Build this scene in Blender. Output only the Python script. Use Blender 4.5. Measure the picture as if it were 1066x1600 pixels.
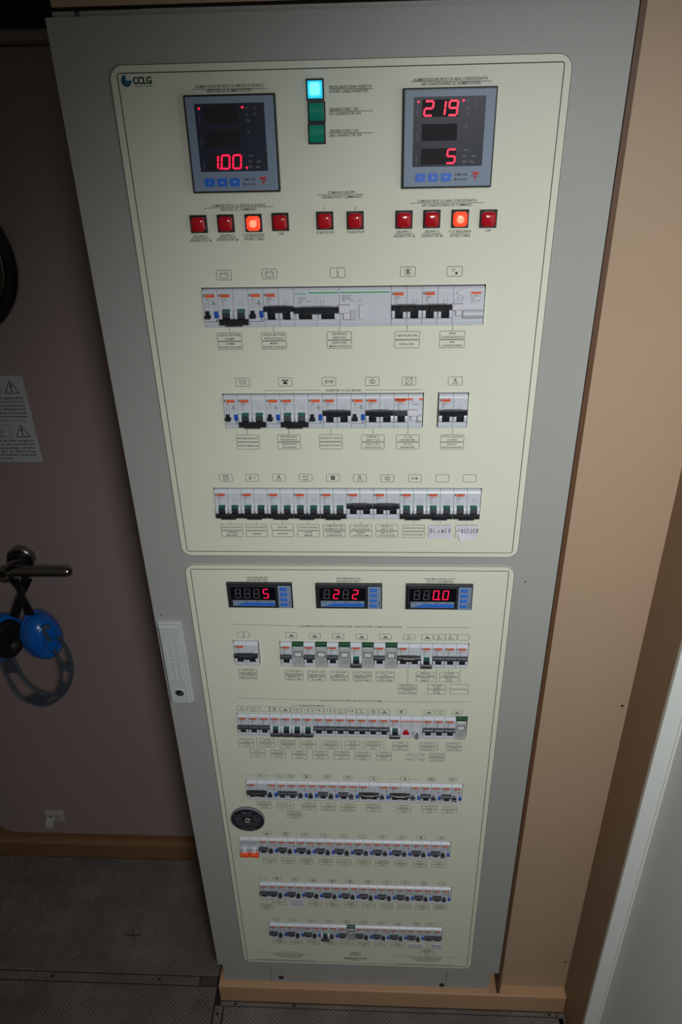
import bpy, bmesh, math, random
from mathutils import Vector, Matrix
random.seed(7)
S = 0.001                                    # everything below is written in millimetres
scene = bpy.context.scene
col = scene.collection
for o in list(bpy.data.objects): bpy.data.objects.remove(o)

# ------------------------------------------------------------------ camera, world, lamps, exposure
cam_d = bpy.data.cameras.new('camera'); cam = bpy.data.objects.new('camera', cam_d); col.objects.link(cam)
cam.location = (0.0433, -0.9037, 1.6393); cam.rotation_euler = (1.0462, 0.0225, 0.0445)
cam_d.sensor_fit = 'VERTICAL'; cam_d.sensor_height = 24.0; cam_d.lens = 24.0 * 1187.1 / 1600
cam_d.clip_start = 0.02; scene.camera = cam

world = bpy.data.worlds.new('world'); scene.world = world; world.use_nodes = True
world.node_tree.nodes['Background'].inputs[0].default_value = (1.0, 0.90, 0.74, 1)
world.node_tree.nodes['Background'].inputs[1].default_value = 0.035

def aim(o, target): o.rotation_euler = (Vector(target) - o.location).to_track_quat('-Z', 'Y').to_euler()
ld = bpy.data.lights.new('unseen_key_spot', 'SPOT'); lamp = bpy.data.objects.new('unseen_key_spot', ld); col.objects.link(lamp)
lamp.location = (0.20, -1.10, 1.74); ld.energy = 47.5; ld.color = (0.97, 1.0, 0.98)
ld.spot_size = math.radians(112); ld.spot_blend = 1.0; ld.shadow_soft_size = 0.10  # unseen spot; soft cone shaped to dim left side and corners like lens vignetting
aim(lamp, (0.52, 0, 0.56))

vs = scene.view_settings
vs.view_transform = 'Standard'; vs.look = 'None'; vs.gamma = 1.0; vs.use_curve_mapping = False; vs.exposure = 0.0

# ------------------------------------------------------------------ materials
def lin(c): return tuple(((v/255)/12.92 if v/255 <= 0.04045 else ((v/255+0.055)/1.055)**2.4) for v in c)
def mat(name, rgb, rough=0.5, metal=0.0, emit=0.0, bump=0.0, bscale=900.0, mottled=0.0, mscale=6.0, spec=0.5, coat=0.0, trans=0.0):
    m = bpy.data.materials.new(name); m.use_nodes = True; nt = m.node_tree; b = nt.nodes['Principled BSDF']
    c = lin(rgb)
    b.inputs['Base Color'].default_value = (*c, 1); b.inputs['Roughness'].default_value = rough
    b.inputs['Metallic'].default_value = metal; b.inputs['Specular IOR Level'].default_value = spec
    b.inputs['Coat Weight'].default_value = coat; b.inputs['Transmission Weight'].default_value = trans
    if emit: b.inputs['Emission Color'].default_value = (*c, 1); b.inputs['Emission Strength'].default_value = emit
    geo = nt.nodes.new('ShaderNodeNewGeometry')
    if bump:
        n = nt.nodes.new('ShaderNodeTexNoise'); n.inputs['Scale'].default_value = bscale; n.inputs['Detail'].default_value = 2
        bp = nt.nodes.new('ShaderNodeBump'); bp.inputs['Strength'].default_value = bump; bp.inputs['Distance'].default_value = 0.0006
        nt.links.new(geo.outputs['Position'], n.inputs['Vector']); nt.links.new(n.outputs['Fac'], bp.inputs['Height'])
        nt.links.new(bp.outputs['Normal'], b.inputs['Normal'])
    if mottled:
        n = nt.nodes.new('ShaderNodeTexNoise'); n.inputs['Scale'].default_value = mscale; n.inputs['Detail'].default_value = 4
        mx = nt.nodes.new('ShaderNodeMix'); mx.data_type = 'RGBA'
        mx.inputs[6].default_value = (*[v*(1-mottled) for v in c], 1); mx.inputs[7].default_value = (*[min(1, v*(1+mottled)) for v in c], 1)
        nt.links.new(geo.outputs['Position'], n.inputs['Vector']); nt.links.new(n.outputs['Fac'], mx.inputs[0])
        nt.links.new(mx.outputs[2], b.inputs['Base Color'])
    return m
M = {}
M['cab'] = mat('cabinet_grey_paint', (166, 166, 164), 0.42, bump=0.5, bscale=700, mottled=0.03, mscale=9)
M['cream'] = mat('cream_plate', (224, 225, 208), 0.4, mottled=0.02)
M['ink'] = mat('black_print', (62, 62, 60), 0.6)
M['edge'] = mat('plate_edge', (120, 120, 104), 0.5)
M['white'] = mat('breaker_white_plastic', (204, 208, 218), 0.4)
M['lightgrey'] = mat('light_grey_plastic', (190, 194, 198), 0.4)
M['clear'] = mat('clear_cover_plastic', (182, 186, 184), 0.25)
M['black'] = mat('black_plastic', (34, 36, 40), 0.35)
M['darkgrey'] = mat('dark_grey_plastic', (62, 66, 72), 0.4)
M['orange'] = mat('orange_stripe', (232, 92, 42), 0.5)
M['green'] = mat('dark_green_plastic', (44, 84, 62), 0.45)
M['flag'] = mat('green_position_flag', (36, 92, 80), 0.45)
M['lime'] = mat('green_stripe', (34, 160, 92), 0.5)
M['blue'] = mat('blue_button', (28, 84, 190), 0.4)
M['meterface'] = mat('meter_blue_grey_face', (128, 144, 168), 0.45)
M['screen'] = mat('meter_dark_screen', (42, 46, 64), 0.38, spec=0.3)
M['screen2'] = mat('meter_black_screen', (16, 16, 22), 0.3, spec=0.3)
M['window'] = mat('smoked_digit_window', (50, 46, 50), 0.6, spec=0.1)
M['keyblue'] = mat('meter_blue_key', (42, 108, 214), 0.4)
M['keyprint'] = mat('pale_print', (150, 170, 205), 0.5)
M['greyprint'] = mat('grey_print', (120, 124, 136), 0.5)
M['ghost'] = mat('unlit_segment', (104, 104, 108), 0.4)
M['led'] = mat('red_led', (255, 24, 72), 0.4, emit=1.1)
M['redlens'] = mat('red_lens', (190, 24, 38), 0.18, coat=0.6)
M['litlens'] = mat('lit_red_lens', (255, 74, 44), 0.25, emit=0.75)
M['litcore'] = mat('lit_lamp_core', (255, 150, 118), 0.25, emit=0.95)
M['greenlens'] = mat('green_lens', (18, 146, 124), 0.2, coat=0.5)
M['cyan'] = mat('lit_cyan_lens', (24, 176, 208), 0.25, emit=0.9)
M['cyanmid'] = mat('lit_cyan_mid', (64, 212, 236), 0.25, emit=0.92)
M['cyancore'] = mat('lit_cyan_core', (120, 238, 255), 0.25, emit=0.95)
M['red'] = mat('red_mark', (196, 20, 50), 0.5)
M['redorange'] = mat('red_orange_toggle', (246, 84, 30), 0.4)
M['navy'] = mat('logo_blue', (20, 62, 128), 0.5)
M['logoteal'] = mat('logo_teal', (12, 92, 122), 0.5)
M['logogreen'] = mat('logo_green', (40, 112, 36), 0.5)
M['paper'] = mat('white_paper', (214, 212, 222), 0.8)
M['pen'] = mat('pen_ink', (92, 88, 124), 0.7)
M['tan'] = mat('tan_laminate', (180, 154, 130), 0.42, mottled=0.04, mscale=5)
M['brown'] = mat('brown_laminate', (146, 116, 90), 0.5, mottled=0.05)
M['stepw'] = mat('step_wood', (186, 146, 112), 0.36, mottled=0.05, mscale=12)
M['seamd'] = mat('dark_edge', (96, 66, 44), 0.5)
M['shaded_wood'] = mat('shaded_baseboard_wood', (128, 94, 64), 0.5, mottled=0.08, mscale=14)  # tan board colour darkened, shade of the left side is in it
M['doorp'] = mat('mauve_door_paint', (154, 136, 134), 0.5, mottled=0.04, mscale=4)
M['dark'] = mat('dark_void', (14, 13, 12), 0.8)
M['offwhite'] = mat('white_panel_laminate', (218, 220, 218), 0.45, bump=0.15, bscale=300)
M['bead'] = mat('white_edge_bead', (222, 222, 216), 0.4)
M['chrome'] = mat('dull_chrome', (150, 146, 142), 0.22, metal=1.0)
M['rubber'] = mat('black_rubber', (16, 16, 17), 0.5)
M['brownglass'] = mat('brown_tinted_glass', (48, 26, 12), 0.08, coat=1.0)
M['cupblue'] = mat('blue_cup_plastic', (8, 96, 190), 0.28, coat=0.3)
M['bandgrey'] = mat('slate_band_plastic', (74, 82, 94), 0.45)
M['notice'] = mat('notice_silver_grey', (186, 184, 188), 0.5)
M['noticeink'] = mat('notice_ink', (28, 26, 30), 0.6)
M['latchw'] = mat('pale_latch_plastic', (168, 164, 160), 0.4)
M['screw'] = mat('dark_screw', (30, 26, 24), 0.6)
M['filler'] = mat('dark_filler', (74, 66, 60), 0.6)
M['dirt'] = mat('dirt', (58, 52, 46), 0.8)

def floor_mat():
    m = bpy.data.materials.new('checker_plate_floor'); m.use_nodes = True; nt = m.node_tree; b = nt.nodes['Principled BSDF']; L = nt.links
    geo = nt.nodes.new('ShaderNodeNewGeometry')
    rot = nt.nodes.new('ShaderNodeMapping'); rot.inputs['Rotation'].default_value = (0, 0, math.radians(45)); L.new(geo.outputs['Position'], rot.inputs[0])
    def wave(d):
        w = nt.nodes.new('ShaderNodeTexWave'); w.wave_type = 'BANDS'; w.bands_direction = d; w.wave_profile = 'SIN'
        w.inputs['Scale'].default_value = 0.314/0.0065/1.0; w.inputs['Distortion'].default_value = 0; L.new(rot.outputs[0], w.inputs[0]); return w
    wx, wy = wave('X'), wave('Y')
    ck = nt.nodes.new('ShaderNodeTexChecker'); ck.inputs['Scale'].default_value = 1/0.035
    ck.inputs[1].default_value = (1,1,1,1); ck.inputs[2].default_value = (0,0,0,1)
    z0 = nt.nodes.new('ShaderNodeVectorMath'); z0.operation = 'MULTIPLY'; z0.inputs[1].default_value = (1, 1, 0); L.new(rot.outputs[0], z0.inputs[0])
    ad = nt.nodes.new('ShaderNodeVectorMath'); ad.operation = 'ADD'; ad.inputs[1].default_value = (0, 0, 0.0011); L.new(z0.outputs[0], ad.inputs[0]); L.new(ad.outputs[0], ck.inputs[0])
    mx = nt.nodes.new('ShaderNodeMix'); mx.data_type = 'FLOAT'; L.new(ck.outputs['Color'], mx.inputs[0]); L.new(wx.outputs['Fac'], mx.inputs[2]); L.new(wy.outputs['Fac'], mx.inputs[3])
    rp = nt.nodes.new('ShaderNodeValToRGB'); rp.color_ramp.elements[0].position = 0.45; rp.color_ramp.elements[1].position = 0.75; L.new(mx.outputs[0], rp.inputs[0])
    bp = nt.nodes.new('ShaderNodeBump'); bp.inputs['Strength'].default_value = 0.9; bp.inputs['Distance'].default_value = 0.0012
    L.new(rp.outputs[0], bp.inputs['Height']); L.new(bp.outputs[0], b.inputs['Normal'])
    n = nt.nodes.new('ShaderNodeTexNoise'); n.inputs['Scale'].default_value = 9; n.inputs['Detail'].default_value = 5; L.new(geo.outputs['Position'], n.inputs[0])
    cr = nt.nodes.new('ShaderNodeValToRGB'); cr.color_ramp.elements[0].position = 0.3; cr.color_ramp.elements[1].position = 0.75
    cr.color_ramp.elements[0].color = (*lin((122, 112, 108)), 1); cr.color_ramp.elements[1].color = (*lin((154, 146, 142)), 1); L.new(n.outputs['Fac'], cr.inputs[0])
    m2 = nt.nodes.new('ShaderNodeMix'); m2.data_type = 'RGBA'; m2.blend_type = 'MULTIPLY'; m2.inputs[0].default_value = 0.42
    L.new(cr.outputs[0], m2.inputs[6]); L.new(rp.outputs[0], m2.inputs[7]); L.new(m2.outputs[2], b.inputs['Base Color'])
    b.inputs['Metallic'].default_value = 0.25; b.inputs['Roughness'].default_value = 0.5
    return m
M['floor'] = floor_mat()

# ------------------------------------------------------------------ mesh helpers
class MB:
    def __init__(s): s.v = []; s.f = []
    def add(s, vs, fs):
        n = len(s.v); s.v += [tuple(p) for p in vs]; s.f += [tuple(i+n for i in f) for f in fs]; return s
    def box(s, x0, x1, y0, y1, z0, z1):
        return s.add([(x0,y0,z0),(x1,y0,z0),(x1,y1,z0),(x0,y1,z0),(x0,y0,z1),(x1,y0,z1),(x1,y1,z1),(x0,y1,z1)],
                     [(0,1,2,3),(4,7,6,5),(0,4,5,1),(1,5,6,2),(2,6,7,3),(3,7,4,0)])
    def cbox(s, x0, x1, z0, z1, yb, yf, c=0.6):        # box standing out of a panel, chamfered towards the viewer (-y)
        vs = []
        for (y, d) in ((yb, 0), (yf+c, 0), (yf, c)):
            vs += [(x0+d,y,z0+d),(x1-d,y,z0+d),(x1-d,y,z1-d),(x0+d,y,z1-d)]
        fs = [(3,2,1,0),(8,9,10,11)]
        for k in (0, 4):
            for i in range(4): fs.append((k+i, k+(i+1)%4, k+4+(i+1)%4, k+4+i))
        return s.add(vs, fs)
    def prism(s, prof, x0, x1):                          # profile of (y, z) swept along x
        n = len(prof); vs = [(x0,y,z) for y,z in prof]+[(x1,y,z) for y,z in prof]
        return s.add(vs, [tuple(range(n)), tuple(range(2*n-1, n-1, -1))]+[(i,(i+1)%n,n+(i+1)%n,n+i) for i in range(n)])
    def slab(s, poly, y0, y1):                           # polygon of (x, z) with thickness
        n = len(poly); vs = [(x,y0,z) for x,z in poly]+[(x,y1,z) for x,z in poly]
        return s.add(vs, [tuple(range(n)), tuple(range(2*n-1, n-1, -1))]+[(i,(i+1)%n,n+(i+1)%n,n+i) for i in range(n)])
    def flat(s, poly, y): return s.add([(x,y,z) for x,z in poly], [tuple(range(len(poly)))])
    def rect(s, x0, x1, z0, z1, y): return s.flat([(x0,z0),(x1,z0),(x1,z1),(x0,z1)], y)
    def line(s, x0, z0, x1, z1, y, w=0.4):
        d = Vector((x1-x0, z1-z0)); 
        if d.length < 1e-6: return s
        d.normalize(); nx, nz = -d.y*w/2, d.x*w/2
        return s.flat([(x0-nx,z0-nz),(x1-nx,z1-nz),(x1+nx,z1+nz),(x0+nx,z0+nz)], y)
    def poly(s, pts, y, w=0.4, closed=False):
        for a, b in zip(pts, pts[1:]+([pts[0]] if closed else [])): s.line(*a, *b, y, w)
        return s
    def frame(s, cx, cz, w, h, y, t=0.4):
        x0, x1, z0, z1 = cx-w/2, cx+w/2, cz-h/2, cz+h/2; c = 1.0
        return s.poly([(x0+c,z0),(x1-c,z0),(x1,z0+c),(x1,z1-c),(x1-c,z1),(x0+c,z1),(x0,z1-c),(x0,z0+c)], y, t, True)
    def circ(s, cx, cz, r, y, n=12, w=0.35): return s.poly([(cx+r*math.cos(2*math.pi*i/n), cz+r*math.sin(2*math.pi*i/n)) for i in range(n)], y, w, True)
    def disc(s, cx, cz, r, y, n=10): return s.flat([(cx+r*math.cos(2*math.pi*i/n), cz+r*math.sin(2*math.pi*i/n)) for i in range(n)], y)
    def lathe(s, prof, c, A, U, a=1.0, b=1.0, n=32, caps=True):   # prof of (radius, offset along A); radii stretched a sideways, b along U
        A = Vector(A).normalized(); Sd = A.cross(Vector(U)).normalized(); Up = Sd.cross(A).normalized(); c = Vector(c)
        vs, fs = [], []
        for r, h in prof:
            for i in range(n):
                t = 2*math.pi*i/n; vs.append(c + A*h + Sd*(a*r*math.cos(t)) + Up*(b*r*math.sin(t)))
        for k in range(len(prof)-1):
            for i in range(n): fs.append((k*n+i, k*n+(i+1)%n, (k+1)*n+(i+1)%n, (k+1)*n+i))
        if caps: fs += [tuple(range(n-1,-1,-1)), tuple(range((len(prof)-1)*n, len(prof)*n))]
        return s.add(vs, fs)
    def tube(s, pts, ra, rb=None, n=8, up=(0,-1,0)):
        rb = rb or ra; pts = [Vector(p) for p in pts]; vs, fs = [], []
        R = ra if isinstance(ra, (list, tuple)) else [ra]*len(pts); Q = rb if isinstance(rb, (list, tuple)) else [rb]*len(pts)
        for k, p in enumerate(pts):
            t = (pts[min(k+1, len(pts)-1)]-pts[max(k-1, 0)]).normalized()
            s1 = t.cross(Vector(up)).normalized(); s2 = s1.cross(t)
            for i in range(n):
                w = 2*math.pi*i/n; vs.append(p + s1*(R[k]*math.cos(w)) + s2*(Q[k]*math.sin(w)))
        for k in range(len(pts)-1):
            for i in range(n): fs.append((k*n+i, k*n+(i+1)%n, (k+1)*n+(i+1)%n, (k+1)*n+i))
        fs += [tuple(range(n-1,-1,-1)), tuple(range((len(pts)-1)*n, len(pts)*n))]
        return s.add(vs, fs)
    def mesh(s, name, m, smooth=False, recalc=True):
        me = bpy.data.meshes.new(name); me.from_pydata([(x*S, y*S, z*S) for x,y,z in s.v], [], s.f)
        if recalc:
            bm = bmesh.new(); bm.from_mesh(me); bmesh.ops.recalc_face_normals(bm, faces=bm.faces); bm.to_mesh(me); bm.free()
        if smooth:
            me.shade_smooth(); me.set_sharp_from_angle(angle=math.radians(35))
        me.materials.append(M[m]); return me
def link(name, me, parent=None, loc=(0,0,0), **kw):
    o = bpy.data.objects.new(name, me); col.objects.link(o); o.location = [c*S for c in loc]
    if parent: o.parent = parent
    for k, v in kw.items(): o[k] = v
    return o
def put(name, mb, m, parent=None, smooth=False, recalc=True, **kw): return link(name, mb.mesh(name, m, smooth, recalc), parent, **kw)
def catmull(pts, k=6):
    P = [Vector(p) for p in pts]; out = []
    for i in range(len(P)-1):
        p0, p1, p2, p3 = P[max(i-1,0)], P[i], P[i+1], P[min(i+2,len(P)-1)]
        for j in range(k):
            t = j/k; out.append(0.5*((2*p1)+(p2-p0)*t+(2*p0-5*p1+4*p2-p3)*t*t+(3*p1-p0-3*p2+p3)*t**3))
    out.append(P[-1]); return out

# text: built-in font, turned into flat print
_tc = {}
def glyphs(t):
    if t not in _tc:
        cu = bpy.data.curves.new('t', 'FONT'); cu.body = t; cu.resolution_u = 2; cu.size = 1; cu.offset = 0.018
        ob = bpy.data.objects.new('t', cu); me = ob.to_mesh()
        vs = [tuple(v.co) for v in me.vertices]; fs = [tuple(p.vertices) for p in me.polygons]
        ob.to_mesh_clear(); bpy.data.objects.remove(ob); bpy.data.curves.remove(cu)
        x0 = min(v[0] for v in vs); x1 = max(v[0] for v in vs); _tc[t] = (vs, fs, x0, x1)
    return _tc[t]
def text(mb, t, cx, cz, w, cap, y, sheet=True, rot=0):
    if not t.strip(): return
    vs, fs, x0, x1 = glyphs(t); sz = cap/0.69; sx = min(w/max(x1-x0, 1e-6), sz*1.1) if len(t) == 1 else w/max(x1-x0, 1e-6); c, s_ = math.cos(rot), math.sin(rot)
    out = []
    for x, z, _ in vs:
        u = (x-(x0+x1)/2)*sx; v = (z-0.345)*sz; out.append((cx+u*c-v*s_, y, cz+u*s_+v*c))
    mb.add(out, fs)

def curve_slab(name, outer, holes, y_back, y_front, m, parent):
    cu = bpy.data.curves.new(name, 'CURVE'); cu.dimensions = '2D'; cu.fill_mode = 'BOTH'; cu.extrude = (y_back-y_front)/2*S
    for poly in [outer]+holes:
        sp = cu.splines.new('POLY'); sp.points.add(len(poly)-1); sp.use_cyclic_u = True
        for i, (x, z) in enumerate(poly): sp.points[i].co = (x*S, z*S, 0, 1)
    ob = bpy.data.objects.new(name, cu); me0 = ob.to_mesh()
    vs = [(v.co.x, (y_back+y_front)/2*S - v.co.z, v.co.y) for v in me0.vertices]; fs = [tuple(p.vertices) for p in me0.polygons]
    ob.to_mesh_clear(); bpy.data.objects.remove(ob); bpy.data.curves.remove(cu)
    me = bpy.data.meshes.new(name); me.from_pydata(vs, [], fs)
    bm = bmesh.new(); bm.from_mesh(me); bmesh.ops.remove_doubles(bm, verts=bm.verts, dist=1e-6); bmesh.ops.recalc_face_normals(bm, faces=bm.faces); bm.to_mesh(me); bm.free()
    me.materials.append(M[m]); return link(name, me, parent)
def rrect(x0, x1, z0, z1, r, n=6):
    out = []
    for cx, cz, a in ((x1-r,z1-r,0),(x0+r,z1-r,90),(x0+r,z0+r,180),(x1-r,z0+r,270)):
        for i in range(n+1):
            t = math.radians(a+90*i/n); out.append((cx+r*math.cos(t), cz+r*math.sin(t)))
    return out
def thing(name, label, cat, loc, group=None):
    o = bpy.data.objects.new(name, None); o.empty_display_size = 0.05; col.objects.link(o); o.location = [c*S for c in loc]
    o['label'] = label; o['category'] = cat
    if group: o['group'] = group
    return o
def rehome(root):      # children were built in room coordinates: shift them under the root's own place
    for c in col.objects:
        if c.parent is root: c.location = c.location - root.location

# ------------------------------------------------------------------ measured positions (mm; x right, z up, door front at y = 0)
ROWS=[('R1', -166.3, 165.7, 1421.8, 'A off2 A on2 main vigi on2 on2 vigi2'), ('R2', -154.7, 98.2, 1289.0, 'A off2 A off2 A on2 A on2 onw vigi1'), ('R2b', 118.2, 154.4, 1289.0, 'on2'), ('R3', -180.6, 179.8, 1153.4, 'off2 off2 off2 off2 off2 on2 on2 off2 off2 off2'), ('R4a', -178.9, -141.6, 887.5, 'big2'), ('R4', -107.2, 179.4, 886.8, 'on1 T on1 T on1 T off1 T on1 T on2 off1 on1 on1 on1'), ('R5', -187.3, 186.4, 734.1, 'on1 on1 on1 off1 off1 off1 off1 on1 on1 on1 on1 on1 on1 on1 off1 lamp knob on1 on1 on1 T'), ('R6', -185.7, 188.1, 577.5, 'on2 A on1 on1 A A on1 A on1 A on2 A on2 A on1 A on1 A'), ('R7', -211.8, 175.1, 424.4, 'orange orange on1 A on1 A on1 A on1 A on1 A on1 A on1 A on1 A on1 A on1 A '), ('R8', -184.9, 183.1, 291.3, 'on1 on1 A on1 A on1 A on1 A on1 A on1 A on1 A on1 A on1 A on1 A '), ('R9', -174.9, 171.6, 159.9, 'on1 A on1 A on1 A off1 A on1 T on1 A on1 A on1 A on1 A on1 on1')]
ICONS=[(-138.9, 1436.8, 17.3, 11, 'battery'),
(-85.0, 1437.6, 17.3, 11, 'battery'),
(-5.4, 1437.9, 17.3, 11, 'bolt'),
(76.1, 1438.1, 17.3, 11, 'fan'),
(130.0, 1437.7, 17.3, 11, 'sun'),
(-128.1, 1304.8, 17.3, 11, 'tub'),
(-74.5, 1304.8, 17.3, 11, 'phone'),
(-19.5, 1305.0, 17.3, 11, 'waves'),
(34.7, 1304.9, 17.3, 11, 'plug'),
(80.2, 1304.9, 17.3, 11, 'inverter'),
(137.6, 1304.7, 17.3, 11, 'tap'),
(-163.1, 1169.4, 17.3, 11, 'wash'),
(-127.2, 1169.4, 17.3, 11, 'fanlines'),
(-91.0, 1169.5, 17.3, 11, 'tap'),
(-54.9, 1169.5, 17.3, 11, 'water'),
(-18.4, 1169.5, 17.3, 11, 'cyl'),
(17.8, 1168.9, 17.3, 11, 'tap'),
(54.6, 1168.7, 17.3, 11, 'plug'),
(91.3, 1168.7, 17.3, 11, 'key'),
(127.6, 1168.7, 17.3, 11, 'none'),
(163.8, 1168.8, 17.3, 11, 'none'),
(-162.5, 899.4, 17.3, 11, 'bolt'),
(-89.2, 899.3, 17.3, 11, 'boat'),
(-53.6, 898.5, 17.3, 11, 'boat'),
(-17.9, 898.3, 17.3, 11, 'boat'),
(17.9, 897.8, 17.3, 11, 'boat'),
(53.9, 898.3, 17.3, 11, 'boat'),
(89.8, 898.2, 17.3, 11, 'ladder'),
(117.1, 898.3, 17, 11, 'boat'),
(135.4, 898.6, 17, 11, 'ladder'),
(152.7, 898.8, 17, 11, 'ladder'),
(171.2, 899.1, 17, 11, 'none'),
(-178.9, 745.6, 16.2, 11, 'cone'),
(-160.9, 745.6, 16.2, 11, 'water'),
(-141.3, 745.7, 16.2, 11, 'none'),
(-125.8, 745.5, 16.2, 11, 'tap'),
(-107.8, 745.0, 16.2, 11, 'boat'),
(-90.6, 744.2, 16.2, 11, 'person'),
(-72.5, 744.3, 16.2, 11, 'person'),
(-54.2, 744.2, 16.2, 11, 'key'),
(-36.3, 744.3, 16.2, 11, 'person'),
(-18.2, 743.8, 16.2, 11, 'water'),
(-0.5, 744.1, 16.2, 11, 'key'),
(16.7, 743.7, 16.2, 11, 'ladder'),
(35.5, 743.8, 16.2, 11, 'plug'),
(53.3, 743.7, 16.2, 11, 'boat'),
(80.1, 744.0, 16.2, 11, 'cup'),
(124.7, 744.1, 16.2, 11, 'boat'),
(143.2, 744.3, 16.2, 11, 'water'),
(169.8, 744.5, 16.2, 11, 'boat'),
(-159.7, 589.6, 14.5, 9, 'fanlines'),
(-126.3, 588.7, 14.5, 9, 'cone'),
(-107.6, 587.9, 14.5, 9, 'tub'),
(-80.2, 588.3, 14.5, 9, 'fan'),
(-44.4, 588.2, 14.5, 9, 'tub'),
(-9.0, 587.6, 14.5, 9, 'tub'),
(36.0, 586.9, 14.5, 9, 'tap'),
(89.5, 587.3, 14.5, 9, 'tap'),
(134.3, 587.5, 14.5, 9, 'wash'),
(170.2, 588.1, 14.5, 9, 'tub'),
(-160.2, 435.5, 14.5, 9, 'boat'),
(-125.3, 435.1, 14.5, 9, 'wash'),
(-90.0, 434.4, 14.5, 9, 'key'),
(-54.9, 433.9, 14.5, 9, 'sun'),
(-19.8, 433.2, 14.5, 9, 'sun'),
(15.6, 433.1, 14.5, 9, 'sun'),
(51.3, 433.2, 14.5, 9, 'sun'),
(86.3, 433.0, 14.5, 9, 'water'),
(121.8, 433.3, 14.5, 9, 'bell'),
(157.6, 433.5, 14.5, 9, 'plug'),
(-176.3, 303.0, 14.5, 9, 'none'),
(-150.2, 302.5, 14.5, 9, 'wash'),
(-115.6, 301.8, 14.5, 9, 'plug'),
(-79.9, 301.4, 14.5, 9, 'boat'),
(-44.6, 300.7, 14.5, 9, 'boat'),
(-9.9, 300.3, 14.5, 9, 'wash'),
(25.6, 300.4, 14.5, 9, 'wash'),
(61.0, 300.4, 14.5, 9, 'cone'),
(95.8, 300.9, 14.5, 9, 'plug'),
(131.3, 300.9, 14.5, 9, 'boat'),
(166.1, 301.3, 14.5, 9, 'sun'),
(-160.4, 171.9, 14.5, 9, 'sun'),
(-125.8, 171.5, 14.5, 9, 'sun'),
(-89.7, 171.1, 14.5, 9, 'cone'),
(-54.4, 170.5, 14.5, 9, 'water'),
(-19.8, 169.6, 14.5, 9, 'plug'),
(14.8, 169.4, 14.5, 9, 'tub'),
(50.2, 169.4, 14.5, 9, 'tub'),
(83.7, 169.0, 14.5, 9, 'boat'),
(119.9, 169.5, 14.5, 9, 'tub'),
(146.8, 169.6, 14.5, 9, 'water'),
(163.0, 169.9, 14.5, 9, 'none')]
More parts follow.
